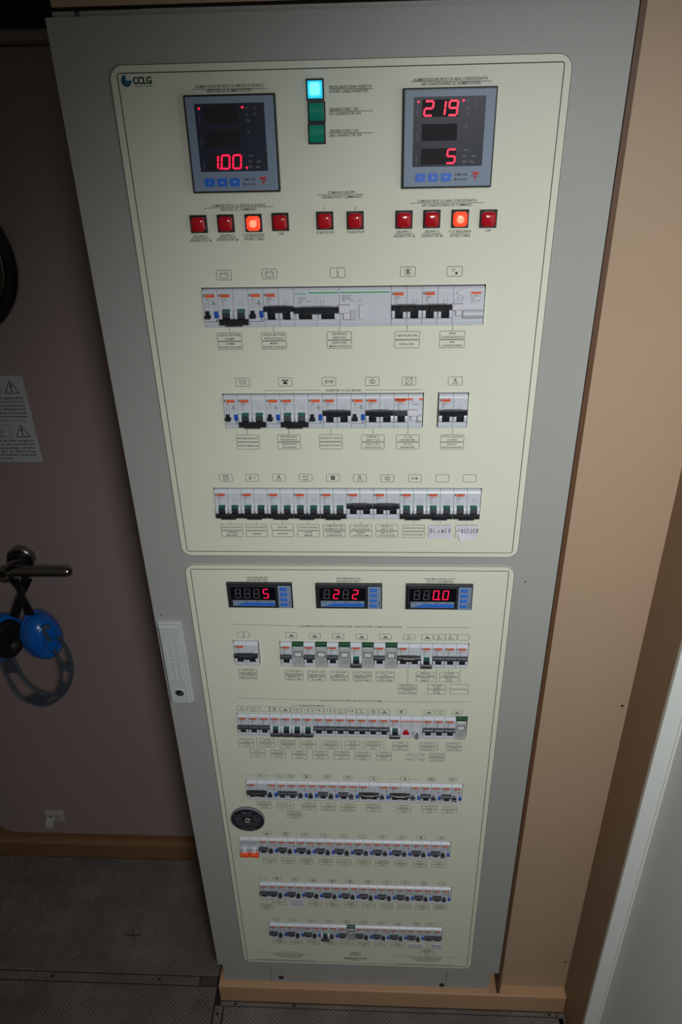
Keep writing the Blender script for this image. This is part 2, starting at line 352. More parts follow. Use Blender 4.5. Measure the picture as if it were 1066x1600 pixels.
LABELS=[(-139.5, 1362.8, 30, 9.9, 'CARICA BATTERIE/COMBI', 'COMBI/BATTERY CHARGER'),
(-85.3, 1362.9, 30, 9.9, 'CARICA BATTERIE/PRINCIPALE', 'MAIN/BATTERY CHARGER'),
(-5.2, 1363.2, 30, 9.9, 'GENERALE/SERVIZI', 'SERVICES/MAIN SWITCH'),
(76.8, 1362.9, 30, 9.9, 'VENTILATORI', 'FAN COIL'),
(131.0, 1362.8, 30, 9.9, 'ARIA/CONDIZIONATA', 'AIR/CONDITIONED'),
(-128.4, 1227.5, 29.7, 9.9, 'IDROMASSAGGIO', 'HYDRO MASSAGE'),
(-74.3, 1227.6, 29.7, 9.9, 'CENTRALINO/TELEFONICO', 'TELEPHONE/EXCHANGE'),
(-19.6, 1227.7, 29.7, 9.9, 'HI-FI/TV SAT', 'HI-FI/TV SAT'),
(35.3, 1227.3, 29.7, 9.9, 'PRESE 1/220 V CA', '220 V AC/OUTLETS 01'),
(80.6, 1227.2, 29.7, 9.9, 'CC-CA/INVERTER', 'DC-AC/INVERTER'),
(137.8, 1227.1, 29.7, 9.9, 'SOTTO QUADRO/CUCINA', 'GALLEY/SWITCH-BOARD'),
(-162.7, 1091.4, 30.5, 9.9, 'LAVASCIUGATRICE', 'WASHING/MACHINE'),
(-127.7, 1091.4, 30.5, 9.9, 'ASCIUGATRICE', 'DRIER'),
(-90.9, 1091.9, 30.5, 9.9, 'BOILER', 'BOILER'),
(-54.9, 1091.6, 30.5, 9.9, 'DISSALATORE', 'WATER/MAKER'),
(-18.6, 1091.7, 30.5, 9.9, 'COMPRESSORE/BOMBOLE SUB', 'CYLINDERS/COMPRESSOR'),
(18.3, 1091.5, 30.5, 9.9, 'AUTOCLAVE/ACQUA DOLCE', 'FRESH/WATER PUMP'),
(54.6, 1091.6, 30.5, 9.9, 'PRESE 2/220 V CA', '220 V AC/OUTLETS 02'),
(91.3, 1091.1, 30.5, 9.9, 'IDROPULITRICE', 'HYDROCLEANER'),
(127.1, 1091.2, 30.5, 9.9, '', ''),
(164.3, 1091.4, 30.5, 9.9, '', ''),
(-161.9, 825.8, 28.5, 9.9, 'GENERALE/24V DIRETTI', '24V DIRECT/MAIN SWITCH'),
(-89.4, 824.3, 28.5, 9.9, 'P. AUTOM./SENTINA GENERALE', 'EMERGENCY/BILGE PUMP'),
(-53.6, 823.8, 28.5, 9.9, 'P. SENT. AUT./SALA MACCHINE', 'EMERG. AUT./B. PUMP'),
(-17.8, 823.9, 28.5, 9.9, 'P. AUTOM./MOTORI', 'ENGINE AUT./BILGE PUMP'),
(18.0, 823.5, 28.5, 9.9, 'P. AUT. GARAGE/SALA MACCHINE', 'EMERGENCY/BILGE PUMP'),
(53.8, 823.8, 28.5, 9.9, 'P. SENT. AUT./CREW', 'CREW AUT./BILGE PUMP'),
(116.7, 824.6, 28.5, 9.9, 'MEMORIE/RADIO STEREO', 'HI-FI/MEMORY'),
(152.8, 824.7, 28.5, 9.9, 'ALLARME/CENTRALE', 'MAIN/ALARM'),
(89.4, 798.5, 28.5, 9.9, 'PASSERELLA/CARICO BATTERIE', 'GANGWAY/BOAT LADDER'),
(135.0, 799.1, 28.5, 9.9, 'ALLARME/FUMI', 'SMOKE/ALARM'),
(170.6, 799.8, 28.5, 9.9, '', ''),
(-178.5, 672.9, 25.4, 9.4, 'LUCI DI VIA/SALONE', 'NAVIGATION/LIGHTS'),
(-142.9, 673.2, 25.4, 9.4, 'TROMBE/ELETTRICHE', 'ELECTRIC/HORNS'),
(-107.9, 671.4, 25.4, 9.4, 'TERGICRISTALLI/PLANCIA COMANDO', 'WINDSCREEN/WIPER'),
(-72.4, 671.1, 25.4, 9.4, 'PRESE/FRIGORIFERO', 'FRIDGE/OUTLET'),
(-36.4, 671.2, 25.4, 9.4, 'LUCI CABINE/EMERGENZA', 'EMERGENCY/LIGHTS'),
(0.3, 671.4, 25.4, 9.4, 'FRIGORI/CAMBUSA', 'GALLEY/FRIDGE'),
(35.0, 671.8, 25.4, 9.4, 'RICEVITORE/GPS PLOTTER', 'GPS AND/RADAR'),
(79.9, 670.8, 25.4, 9.4, 'POMPA/ACQUA GRIGIA', 'GREY/WATER PUMP'),
(124.6, 671.5, 25.4, 9.4, 'P. SENTINA/CAVALLETTO', 'AUTOMATIC/BILGE PUMP'),
(168.6, 671.9, 25.4, 9.4, 'P. SENTINA/SCARICO DOCCIA', 'AUTOMATIC/BILGE PUMP'),
(-160.8, 648.6, 25.4, 9.4, 'FANALI', 'LIGHTS'),
(-125.5, 648.0, 25.4, 9.4, 'CIRCUITO/ANCORAGGIO', 'WINDLASS/SWITCH'),
(-89.7, 646.8, 25.4, 9.4, 'PRESE/CARTEGGIO', 'CHART/LIGHTS'),
(-54.2, 646.8, 25.4, 9.4, 'LUCI VANO/SERVIZIO', 'SERVICE/LIGHTS'),
(-18.4, 646.7, 25.4, 9.4, 'LUCI COMFORT/DI CORTESIA', 'LED/LIGHTS'),
(17.0, 646.3, 25.4, 9.4, 'LUCI PONTE/SOTTOPONTE', 'COURTESY/LIGHTS'),
(52.9, 647.2, 25.4, 9.4, 'APPARATI/GPS CARTOGRAFI', 'STEERING/PILOT'),
(142.0, 646.4, 25.4, 9.4, 'PANNELLO SERV./LIVELLI SERBATOI', 'TANK GAUGE/SWITCH PANEL'),
(-159.5, 518.1, 25.6, 9.3, 'INVERTITORE/PRINCIPALE', 'MAIN GEAR/CONTROL'),
(-123.6, 517.5, 25.6, 9.3, 'FORNELLI', 'COOKER'),
(-79.6, 516.9, 25.6, 9.3, 'VENTOLE/SALA MACCHINE', 'ENGINE ROOM/FANS'),
(-44.6, 516.7, 25.6, 9.3, 'FRIGO/CUCINA', 'GALLEY/REFRIGERATOR'),
(-9.1, 516.2, 25.6, 9.3, 'FRIGO/POZZETTO', 'COCKPIT/REFRIGERATOR'),
(35.2, 516.8, 25.6, 9.3, 'POMPA WC/CABINA OSPITI', 'GUEST WC/PUMP'),
(88.8, 515.9, 25.6, 9.3, 'POMPA WC/ARMATORE', 'OWNER WC/PUMP'),
(133.6, 516.0, 25.6, 9.3, 'CENTRALINA/FLAPS', 'TRIM/TABS'),
(169.1, 516.5, 25.6, 9.3, 'AUTOPILOTA', 'AUTOPILOT/CONTROL'),
(-106.3, 493.6, 25.6, 9.3, 'ALIMENTAZIONE/LUCI QUADRO', 'SWITCHBOARD/LIGHTS'),
(-159.3, 362.9, 25.6, 8.6, 'LUCI CUCINA', 'GALLEY/LIGHTS'),
(-124.1, 363.0, 25.6, 8.6, 'LUCI SALONE', 'SALOON/LIGHTS'),
(-89.5, 362.5, 25.6, 8.6, 'LUCI CABINA/ARMATORE', 'OWNER/LIGHTS'),
(-54.6, 362.0, 25.6, 8.6, 'LUCI CABINA/OSPITI', 'GUEST/LIGHTS'),
(-19.7, 361.5, 25.6, 8.6, 'LUCI CABINA/VIP', 'VIP/LIGHTS'),
(16.3, 362.6, 25.6, 8.6, 'LUCI BAGNO/OSPITI', 'GUEST WC/LIGHTS'),
(51.4, 362.1, 25.6, 8.6, 'LUCI BAGNO/ARMATORE', 'OWNER WC/LIGHTS'),
(86.1, 362.0, 25.6, 8.6, 'LUCI/POZZETTO', 'COCKPIT/LIGHTS'),
(121.3, 362.1, 25.6, 8.6, 'LUCI/SUONERIE', 'BELL/LIGHTS'),
(156.4, 363.0, 25.6, 8.6, 'PRESE', 'OUTLETS'),
(-149.6, 234.2, 25.6, 8.4, 'LUCI/FLY', 'FLY/LIGHTS'),
(-114.9, 232.7, 25.6, 8.4, 'LUCI', 'LIGHTS'),
(-79.0, 231.4, 25.6, 8.4, 'LUCI/PRUA', 'BOW/LIGHTS'),
(-45.0, 231.6, 25.6, 8.4, 'LUCI/SCALE', 'STAIR/LIGHTS'),
(-9.8, 231.2, 25.6, 8.4, 'VENTOLE/BAGNI', 'WC/FANS'),
(25.6, 229.9, 25.6, 8.4, 'VENTOLE', 'FANS'),
(60.3, 229.9, 25.6, 8.4, 'ASPIRATORI', 'EXTRACTOR'),
(95.1, 229.9, 25.6, 8.4, 'PRESE 12 V', '12 V OUTLETS'),
(130.6, 230.7, 25.6, 8.4, 'LUCI/EQUIPAGGIO', 'CREW/LIGHTS'),
(165.0, 231.8, 25.6, 8.4, 'LUCI SALA/MACCHINE', 'ENGINE ROOM/LIGHTS'),
(-176.1, 217.8, 25.6, 8.4, 'ALIMENTAZIONE/LUCI', 'LIGHTS/SUPPLY'),
(-158.6, 101.3, 25.6, 8.0, 'POMPA/DOCCIA', 'SHOWER/PUMP'),
(-124.0, 100.2, 25.6, 8.0, 'FANALI', 'LIGHTS'),
(-88.8, 100.7, 25.6, 8.0, 'RADIO VHF/PLANCIA', 'VHF/RADIO'),
(-54.3, 100.5, 25.6, 8.0, 'STRUMENTI/MOTORI', 'ENGINE/GAUGES'),
(-19.8, 100.1, 25.6, 8.0, 'PRESE', 'OUTLETS'),
(14.2, 99.9, 25.6, 8.0, 'FRIGO BAR', 'BAR/FRIDGE'),
(49.5, 100.9, 25.6, 8.0, 'TENDE', 'CURTAINS'),
(84.2, 101.6, 25.6, 8.0, 'TV/ANTENNA', 'TV/ANTENNA'),
(144.6, 80.5, 25.6, 8.0, 'ALIMENTAZIONE/STRUMENTI', 'GAUGES/SUPPLY')]
TITLES=[(-113.9, 1629.7, 72.0, 'ALIMENTAZIONE RETE CA SERVIZI DI BORDO'), (-114.6, 1625.5, 46.9, 'SERVICES AC ALIMENTATION'), (115.8, 1631.0, 76.0, 'ALIMENTAZIONE RETE CA ARIA CONDIZIONATA'), (116.1, 1626.9, 61.0, 'AIR CONDITIONING AC ALIMENTATION'), (12.7, 1626.3, 44.5, 'PRESA BANCHINA INSERITA'), (10.7, 1622.3, 40.7, 'SHORE CABLE INSERTED'), (5.3, 1605.9, 30.3, 'GENERATORE 1 ON'), (6.6, 1601.8, 33.1, '1ST GENERATOR ON'), (5.3, 1585.5, 30.7, 'GENERATORE 2 ON'), (6.5, 1581.3, 34.2, '2ND GENERATOR ON'), (-114.9, 1513.0, 61.4, 'COMANDI RETE CA SERVIZI DI BORDO'), (-115.2, 1508.7, 40.6, 'SERVICES AC COMMAND'), (117.3, 1514.1, 65.5, 'COMANDI RETE CA ARIA CONDIZIONATA'), (117.3, 1509.6, 55.0, 'AIR CONDITIONING AC COMMAND'), (0.8, 1524.6, 29.8, 'COMANDI GRUPPI'), (1.1, 1519.9, 44.1, "GENERATOR'S COMMANDS"), (-18.2, 1508.5, 2.1, '1'), (16.1, 1507.9, 2.5, '2'), (-161.6, 1480.5, 17.0, 'GRUPPO 1'), (-161.6, 1476.0, 25.2, 'GENERATOR 1#'), (-130.7, 1480.9, 16.9, 'GRUPPO 2'), (-130.7, 1476.5, 25.1, 'GENERATOR 2#'), (-100.0, 1481.3, 25.0, 'P. DI BANCHINA'), (-99.7, 1476.8, 23.5, 'SHORE CABLE'), (-68.4, 1482.0, 6.6, 'OFF'), (-18.4, 1482.6, 20.3, 'START/STOP'), (16.1, 1482.6, 20.3, 'START/STOP'), (70.7, 1482.1, 16.6, 'GRUPPO 1'), (71.1, 1477.5, 24.5, 'GENERATOR 1#'), (102.1, 1481.9, 16.5, 'GRUPPO 2'), (102.3, 1477.3, 24.5, 'GENERATOR 2#'), (133.6, 1481.7, 25.1, 'P. DI BANCHINA'), (133.8, 1477.1, 23.0, 'SHORE CABLE'), (164.8, 1482.0, 6.4, 'OFF'), (-133.2, 1006.1, 29.1, 'BATTERIE SERVIZI'), (-133.3, 1000.8, 32.0, 'SERVICE BATTERY'), (-0.5, 1005.7, 33.4, 'BATTERIE MOTORI'), (-0.6, 1000.2, 33.5, 'ENGINE BATTERY'), (131.4, 1005.7, 45.8, 'CONSUMO UTENZE 24 V CC'), (131.6, 1000.3, 39.5, '24 V DC CONSUMPTION'), (-1.5, 1293.3, 44.3, 'INVERTER CC-CA SERVIZI'), (-0.7, 917.3, 157.3, 'COLLEGAMENTI BATTERIE DAL LOCALE MACCHINE - DIRECT BATTERY SYSTEM LINE (CONTINUE)'), (-1.2, 766.4, 101.8, 'SERVIZI DA SGANCIO BATTERIE - BATTERY CUT OUT SYSTEMS'), (-64.6, 754.5, 43.6, 'ILLUMINAZIONE LAMPADE')]
LINES=[(-153.3, 1627.2, -75.5, 1626.7), (74.7, 1629.5, 157.3, 1628.1), (-9.6, 1624.6, 36.0, 1623.9), (-10.2, 1604.3, 36.0, 1603.6), (-10.9, 1583.7, 35.9, 1583.0), (-154.5, 1510.6, -75.6, 1511.1), (76.3, 1512.1, 158.0, 1511.4), (-25.9, 1522.4, 25.9, 1522.2), (-172.0, 1478.3, -151.2, 1478.4), (-141.5, 1478.8, -120.1, 1478.7), (-111.2, 1479.0, -89.1, 1479.1), (60.4, 1479.8, 81.3, 1479.6), (91.4, 1479.6, 113.0, 1479.4), (123.1, 1479.4, 144.6, 1479.3), (-147.8, 1003.4, -118.7, 1003.3), (-16.9, 1003.1, 18.4, 1003.0), (111.7, 1002.7, 151.2, 1002.9), (-101.2, 1293.6, -29.0, 1293.7), (25.4, 1293.7, 98.0, 1293.6), (-180.8, 919.3, -82.9, 917.7), (84.9, 917.0, 180.3, 917.8), (-185.4, 768.7, -54.7, 767.0), (52.2, 766.4, 189.6, 767.6), (-98.5, 754.7, -88.5, 754.6), (-39.7, 754.8, -28.3, 754.7), (-185.5, 590.5, -168.3, 590.0), (-150.5, 589.1, -134.9, 588.7), (9.2, 587.3, 26.8, 587.1), (44.4, 586.8, 55.4, 586.6), (62.0, 586.8, 79.6, 587.0), (99.3, 587.0, 113.6, 586.9), (-138.3, 1374.8, -138.3, 1368.4), (-84.5, 1375.0, -84.5, 1368.7), (-5.2, 1375.9, -5.2, 1368.8), (76.5, 1375.8, 76.5, 1368.1), (130.9, 1375.3, 130.9, 1368.3), (-128.2, 1240.5, -128.2, 1233.2), (-73.7, 1241.2, -73.7, 1233.0), (-19.2, 1241.0, -19.2, 1232.9), (35.3, 1240.9, 35.3, 1232.8), (80.5, 1241.7, 80.5, 1232.7), (137.7, 1240.6, 137.7, 1232.5), (-163.0, 1100.7, -163.0, 1096.5), (-127.0, 1100.8, -127.0, 1096.7), (-90.3, 1102.0, -90.3, 1096.8), (-54.5, 1101.1, -54.5, 1097.0), (-18.3, 1101.3, -18.3, 1097.1), (18.3, 1101.4, 18.3, 1097.3), (54.2, 1101.6, 54.2, 1097.4), (91.1, 1101.7, 91.1, 1097.6), (127.7, 1101.8, 127.7, 1097.7), (163.5, 1102.0, 163.5, 1097.9), (-162.2, 833.7, -162.2, 831.1), (88.9, 834.1, 88.9, 805.0), (134.1, 834.9, 134.1, 805.8), (152.3, 835.2, 152.3, 831.3), (170.2, 835.5, 170.2, 806.5), (116.3, 834.6, 116.3, 830.6), (-160.0, 680.9, -160.0, 659.8), (-124.5, 681.7, -124.5, 657.6), (-89.1, 681.1, -89.1, 655.5), (-53.8, 680.5, -53.8, 654.9), (-18.0, 679.9, -18.0, 654.3), (17.7, 679.3, 17.7, 655.3), (52.7, 680.1, 52.7, 656.2), (141.5, 679.4, 141.5, 655.5), (-106.1, 524.0, -106.1, 501.9), (-174.6, 238.6, -174.6, 228.2), (144.2, 108.6, 144.2, 90.7)]
RBTN=[(-161.3, 1494.7), (-130.2, 1494.9), (-98.7, 1494.9), (-68.3, 1495.6), (-18.0, 1496.2), (16.1, 1496.0), (70.5, 1495.9), (101.4, 1496.1), (132.6, 1495.9), (163.8, 1495.4)]
GBTN=[(-24.0, 1624.5), (-23.2, 1603.9), (-23.7, 1583.4)]
M96=[[(-160.3, 1620.9), (-66.3, 1622.2), (-66.7, 1529.1), (-161.0, 1527.9)], [(67.7, 1623.0), (162.0, 1622.8), (163.3, 1528.9), (68.6, 1529.7)]]
M48=[[(-179.1, 1002.0), (-82.4, 1001.8), (-83.2, 951.5), (-178.6, 951.9)], [(-48.6, 1001.5), (48.4, 1001.3), (48.7, 951.8), (-48.3, 951.5)], [(82.3, 1001.1), (179.3, 1002.0), (179.2, 951.7), (83.3, 951.0)]]
HANDLE=[(-289.2, 921.3), (-258.0, 923.0), (-259.7, 764.8), (-290.1, 765.1), (-285.3, 889.8), (-266.3, 810.8), (-274.1, 788.3)]
LOGO=[(-221.8, 1636.6), (-209.7, 1636.6), (-199.6, 1636.7), (-204.3, 1632.4)]
PAPER=[[(111.9, 1096.2), (142.9, 1095.9), (144.0, 1074.1), (112.4, 1074.2)], [(149.0, 1095.8), (180.1, 1095.9), (180.7, 1074.1), (155.6, 1071.8)], [(-129.1, 238.6), (-101.3, 238.9), (-102.0, 216.7), (-129.1, 215.8)], [(102.9, 100.8), (135.4, 100.3), (136.3, 84.6), (104.6, 84.0)], [(151.6, 101.2), (174.8, 102.4), (175.0, 83.7), (150.9, 84.2)]]
DISC=[(-190.4, 477.9), (-221.9, 476.8), (-159.1, 477.2)]
FERR=[(-3.2, 40.1), (-27.0, 39.9), (21.1, 39.1), (-2.9, 57.5)]
NOTE=[(-145.5, 51.9), (140.8, 53.9), (-147.9, 26.0), (141.8, 24.8)]
DIAM=(106.1, 642.1)
DOTS=[(-285.4, 934.5), (253.5, 1000.8)]
OUT=[(-751.7, 300, 592.1), (-754.7, 298, 568.0), (-750.9, 294, 539.6), (-737.1, 286, 502.8), (-716.7, 280, 481.9), (-680.7, 272, 475.2), (-645.9, 268, 491.9), (-613.6, 264, 526.0), (-590.7, 262, 571.5), (-584.9, 262, 613.6), (-588.3, 260, 650.8), (-596.0, 258, 676.4)]
INN=[(-734.0, 290, 605.2), (-714.5, 280, 590.2), (-705.0, 272, 560.4), (-687.4, 266, 534.4), (-665.2, 260, 522.9), (-638.6, 254, 521.8), (-621.9, 250, 536.1), (-610.3, 246, 563.1), (-599.9, 244, 601.6), (-599.0, 240, 646.1), (-603.5, 236, 681.3), (-606.0, 232, 708.0), (-603.3, 232, 722.1), (-595.5, 236, 717.7)]
CUPR=(-637.7, 262, 672.6)
CUPL=(-732.5, 292, 641.1)
CUSH=(-692.6, 275, 658.4)
PIV=(-589.5, 228, 705.0)
STRAP=[[(-668.0, 282, 798.0), (-660.9, 282, 775.7), (-652.0, 270, 756.9), (-647.8, 270, 721.2)], [(-641.7, 286, 800.4), (-655.9, 286, 772.9), (-665.0, 276, 752.3), (-689.5, 284, 704.6)]]
LEVER=[(-660.8, 275, 823.8), (-544.9, 275, 822.3)]
ROS=(-675.5, 335, 807.6)
NECK=(-664.9, 262, 825.5)
LATCH=[(-793.4, 340, 41.0), (-740.3, 340, 42.8), (-750.0, 340, -4.0), (-800.9, 340, -15.7)]
SIGN=[(-584.0, 349, 1189.3), (-589.2, 349, 1019.7)]
PORT=(-676.3, 1383.3, 126.7)
SCREEN=[[(-150.5, 1614.5), (-78.5, 1550.1)], [(78.1, 1617.2), (154.6, 1549.7)]]

# ------------------------------------------------------------------ the setting
FZ = -136
fl = put('floor', MB().box(-1800, 1300, -2200, 900, FZ-30, FZ-4), 'screw', kind='structure')
def panel(x0, x1, y0, y1): 
    mb = MB(); c = 1.2; z = FZ
    mb.add([(x0,y0,z-8),(x1,y0,z-8),(x1,y1,z-8),(x0,y1,z-8),(x0,y0,z-c),(x1,y0,z-c),(x1,y1,z-c),(x0,y1,z-c),(x0+c,y0+c,z),(x1-c,y0+c,z),(x1-c,y1-c,z),(x0+c,y1-c,z)],
           [(0,1,2,3),(8,9,10,11)]+[(k+i,k+(i+1)%4,k+4+(i+1)%4,k+4+i) for k in (0,4) for i in range(4)])
    return put('floor_panel', mb, 'floor', fl)
panel(-1600, -305, 50, 341); panel(-1600, -360, 29, 47.5); panel(-1600, -318, -900, 26.5)
put('floor_panel', MB().box(-358, -305, 29, 47.5, FZ-8, FZ-2), 'filler', fl)['label'] = 'dark short filler piece of the floor strip'
panel(-315, -297, -900, -12.5); panel(-294, 444, -900, -13.5); panel(-303, 430, -11.5, -3.0); panel(432, 700, -900, -3)
for (x, y) in ((-700, 38), (-452, 38), (-306, -30), (-270, -8), (-140, -8), (415, -8), (-1050, 38)):
    put('floor_screw', MB().lathe([(3.2, 0), (3.2, 0.4)], (x, y, FZ), (0,0,1), (0,1,0), n=12), 'screw', fl)

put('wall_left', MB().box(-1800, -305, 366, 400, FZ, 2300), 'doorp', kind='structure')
put('wall_back', MB().box(305, 700, 20, 60, FZ, 2300), 'tan', kind='structure')
put('wall_right', MB().box(446, 700, -95, 20, FZ, 2300), 'brown', kind='structure')
# tan board over the cabinet
put('trim_1', MB().box(-291, 305, 8, 60, 1703, 2300), 'tan', kind='structure')
put('trim_2', MB().box(298.5, 305, 3, 40, -79, 1703), 'seamd', kind='structure')
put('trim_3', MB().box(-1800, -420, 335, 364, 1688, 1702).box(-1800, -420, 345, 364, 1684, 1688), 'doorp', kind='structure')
put('wall_void', MB().box(-1800, -292, 330, 366, 1702, 2300), 'dark', kind='structure').name = 'dark_void_above_door'  # near-black block, its colour stands in for the unlit recess over the door
# baseboards
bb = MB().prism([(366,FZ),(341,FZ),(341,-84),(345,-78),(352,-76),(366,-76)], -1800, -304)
put('baseboard_left', bb, 'shaded_wood', kind='structure')
put('trim_4', MB().box(-1800, -304, 357, 366, -76, -50), 'shaded_wood', kind='structure')
bb = MB().prism([(345,FZ),(-2,FZ),(-2,-83),(-1,-80.8),(1.5,-80),(345,-80)], -303, 445.5)
put('baseboard_front', bb, 'stepw', kind='structure')
for (x, z) in ((437, 744), (436, 16)):
    put('trim_screw', MB().lathe([(2.2, 0), (2.2, 0.5)], (x, 19.9, z), (0,-1,0), (0,0,1), n=10), 'screw', kind='structure').name = 'trim_5'

# white locker side on the right
d2 = put('door_2', MB().box(446.5, 472.5, -102, -95.2, FZ, 2100).box(474, 500, -760, -95.2, FZ, 2100), 'offwhite', kind='structure')
put('edge_bead', MB().prism([(-95.2,FZ),(-104.5,FZ),(-104.5,2100),(-95.2,2100)], 470.5, 475.5), 'bead', d2)

# left door
DX0 = -935
dp = rrect(DX0, -310, -52, 1682, 38, 8)
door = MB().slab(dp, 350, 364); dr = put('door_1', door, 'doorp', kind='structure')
put('door_seal', MB().slab(rrect(DX0-5, -306, -57, 1686, 42, 8), 360, 365.5), 'rubber', dr)
# lever handle
hd = MB().lathe([(27, 0), (27, 14), (25, 16), (14, 16)], (ROS[0], 350, ROS[2]), (0,-1,0), (0,0,1), n=28)
rs = put('door_handle', hd, 'chrome', dr, True)
put('black_collar', MB().lathe([(21, 16), (21, 26), (17, 27)], (ROS[0], 350, ROS[2]), (0,-1,0), (0,0,1), n=28), 'rubber', rs, True)
put('neck', MB().tube([(ROS[0],326,ROS[2]),(ROS[0]+1,300,ROS[2]+2),(ROS[0]+2,277,ROS[2]+8),(ROS[0]+2,262,ROS[2]+9)], [15,14,13,12], n=20, up=(1,0,0)), 'chrome', rs, True)
lz = LEVER[0][2]-1
put('lever', MB().tube([(ROS[0]-2,275,lz),(-660,275,lz),(-556,275,lz),(-549,275,lz),(-545.5,275,lz),(-544,275,lz)], [10.5,10.5,10.5,9.5,6.5,2.5], n=20, up=(0,0,1)), 'chrome', rs, True)
put('lock_cylinder', MB().lathe([(12.5, 0), (12.5, 4), (10.5, 5), (9, 4.2), (4, 4.2)], (ROS[0]+2, 264, lz), (0,-1,0), (0,0,1), n=24), 'chrome', rs, True)
# small white clip at the foot of the door
lx, lz0 = -778, 14
lt = put('door_catch', MB().cbox(lx-22, lx+26, lz0-12, lz0+22, 350, 341, 2), 'latchw', dr)
put('tongue', MB().prism([(341, lz0+4), (326, lz0-6), (324, lz0-16), (333, lz0-14), (341, lz0-8)], lx-20, lx), 'latchw', lt)
put('post', MB().tube([(lx+20,341,lz0+8),(lx+20,332,lz0+8)], 5, n=12, up=(0,0,1)), 'latchw', lt, True)
put('screw_hole', MB().lathe([(2.5,0),(2.5,0.5)], (lx-8, 341, lz0+9), (0,-1,0), (0,0,1), n=10), 'screw', lt)
# porthole
px_, pz_, pr_ = PORT
w1 = put('window_1', MB().lathe([(pr_,0),(pr_,7),(pr_-4,11),(pr_-14,12),(pr_-18,8),(pr_-18,0)], (px_,350,pz_), (0,-1,0), (0,0,1), n=64, caps=False), 'rubber', None, True, kind='structure')
put('chrome_ring', MB().lathe([(pr_-18.5,3),(pr_-18.5,10),(pr_-20.5,11),(pr_-22,9),(pr_-22,3)], (px_,350,pz_), (0,-1,0), (0,0,1), n=64, caps=False), 'chrome', w1, True)
put('pane', MB().lathe([(pr_-18,2),(pr_-18,5)], (px_,350,pz_), (0,-1,0), (0,0,1), n=48), 'brownglass', w1)
# warning notice
sg = MB(); X1a, X1b = SIGN[0][0], SIGN[1][0]; X1 = -586; Z1, Z0 = 1189, 1020; X0 = X1-150
nt_ = put('warning_notice', MB().cbox(X0, X1, Z0, Z1, 350, 348.8, 0.3), 'notice', None, label='grey printed warning notice with two exclamation triangles on the left door', category='sign')
ink = MB(); Y = 348.6
ink.line(X0+4, 1104, X1-12, 1104, Y, 0.7)
for (cx, cz) in ((X1-25, 1168), (X1-25, 1083)):
    ink.poly([(cx-13,cz-11),(cx+13,cz-11),(cx,cz+12)], Y, 1.3, True); ink.flat([(cx-2,cz+5),(cx+2,cz+5),(cx+.8,cz-3),(cx-.8,cz-3)], Y); ink.disc(cx, cz-6.5, 1.6, Y)
    ink.frame(cx-62, cz, 84 if cz > 1100 else 84, 23, Y, 0.6)
for cz, ls in ((1168, ['ATTENZIONE', 'PERICOLO']), (1083, ['IMPORTANT', 'required for', 'engine use'])):
    for i, t in enumerate(ls): text(ink, t, X1-62-25+10, cz+6-i*7, len(t)*3.0, 3.6, Y)
T1 = ['In caso di incendio usare apparato', 'estinguente fisso: interruttori', 'devono essere spenti automatico', 'controllare che le funzioni', 'fughe di gas o di altri liquidi', 'che per ogni qualsiasi circostanza']
T2 = ['Before any works in the engine', 'room it is necessary to disconnect the', 'switches of all the pumps of the', 'bilge system, in order to avoid that', 'the gasoline and other liquids', 'may flow in the bilge and the hose.']
for i, t in enumerate(T1): text(ink, t, X1-77, 1148-i*7.2, 138, 3.8, Y)
for i, t in enumerate(T2): text(ink, t, X1-77 if i < 5 else X1-100, 1064-i*7.2, 138 if i < 5 else 92, 3.8, Y)
put('lettering', ink, 'noticeink', nt_, recalc=False)

# ------------------------------------------------------------------ ear defenders hanging on the lever
ed = thing('ear_defenders', 'blue ear defenders with slotted slate band hanging from the lever handle', 'ear defenders', (-670, 275, 480))
def cup(c, A, U, a, b):
    o = put('ear_cup', MB().lathe([(0.95,-16),(1.02,-14),(1.02,-9),(0.985,-7.5),(1.0,-4),(0.96,6),(0.90,15),(0.80,21),(0.66,25),(0.60,24.2),(0.52,26.5),(0.3,29),(0.1,29.6)], c, A, U, a, b, n=36), 'cupblue', ed, True)
    put('ear_cushion', MB().lathe([(0.30,-22),(0.46,-29),(0.66,-31),(0.82,-28),(0.88,-21),(0.86,-15.5)], c, A, U, a, b, n=36), 'rubber', o, True)
    return o
cr_ = cup((CUPR[0]+2, CUPR[1]+12, CUPR[2]-8), (0.74,-0.64,0.16), (-0.10,0.0,1), 38, 54)
cl_ = cup((CUPL[0]+2, CUPL[1], CUPL[2]+10), (-0.80,0.58,0.06), (0.06,0,1), 39, 53)
for cc, A in ((PIV, (0.78,-0.60,0.1)),):
    put('pivot', MB().lathe([(11,-14),(11,0),(9.5,2.5),(4,3)], (cc[0]-9, cc[1]+6, cc[2]-30), A, (0,0,1), n=20), 'cupblue', cr_, True)
bd = put('headband', MB().tube(catmull(OUT), 3.4, 4.2, n=8), 'bandgrey', ed, True)
put('band_rail', MB().tube(catmull(INN), 3.0, 3.8, n=8), 'bandgrey', bd, True)
O_, I_ = catmull(OUT, 10), catmull(INN[:12], 10)
wb = MB()
def near(L, x, z): return min(range(len(L)), key=lambda i: (L[i].x-x)**2+(L[i].z-z)**2)
nO, nI = len(O_)-1, len(I_)-1
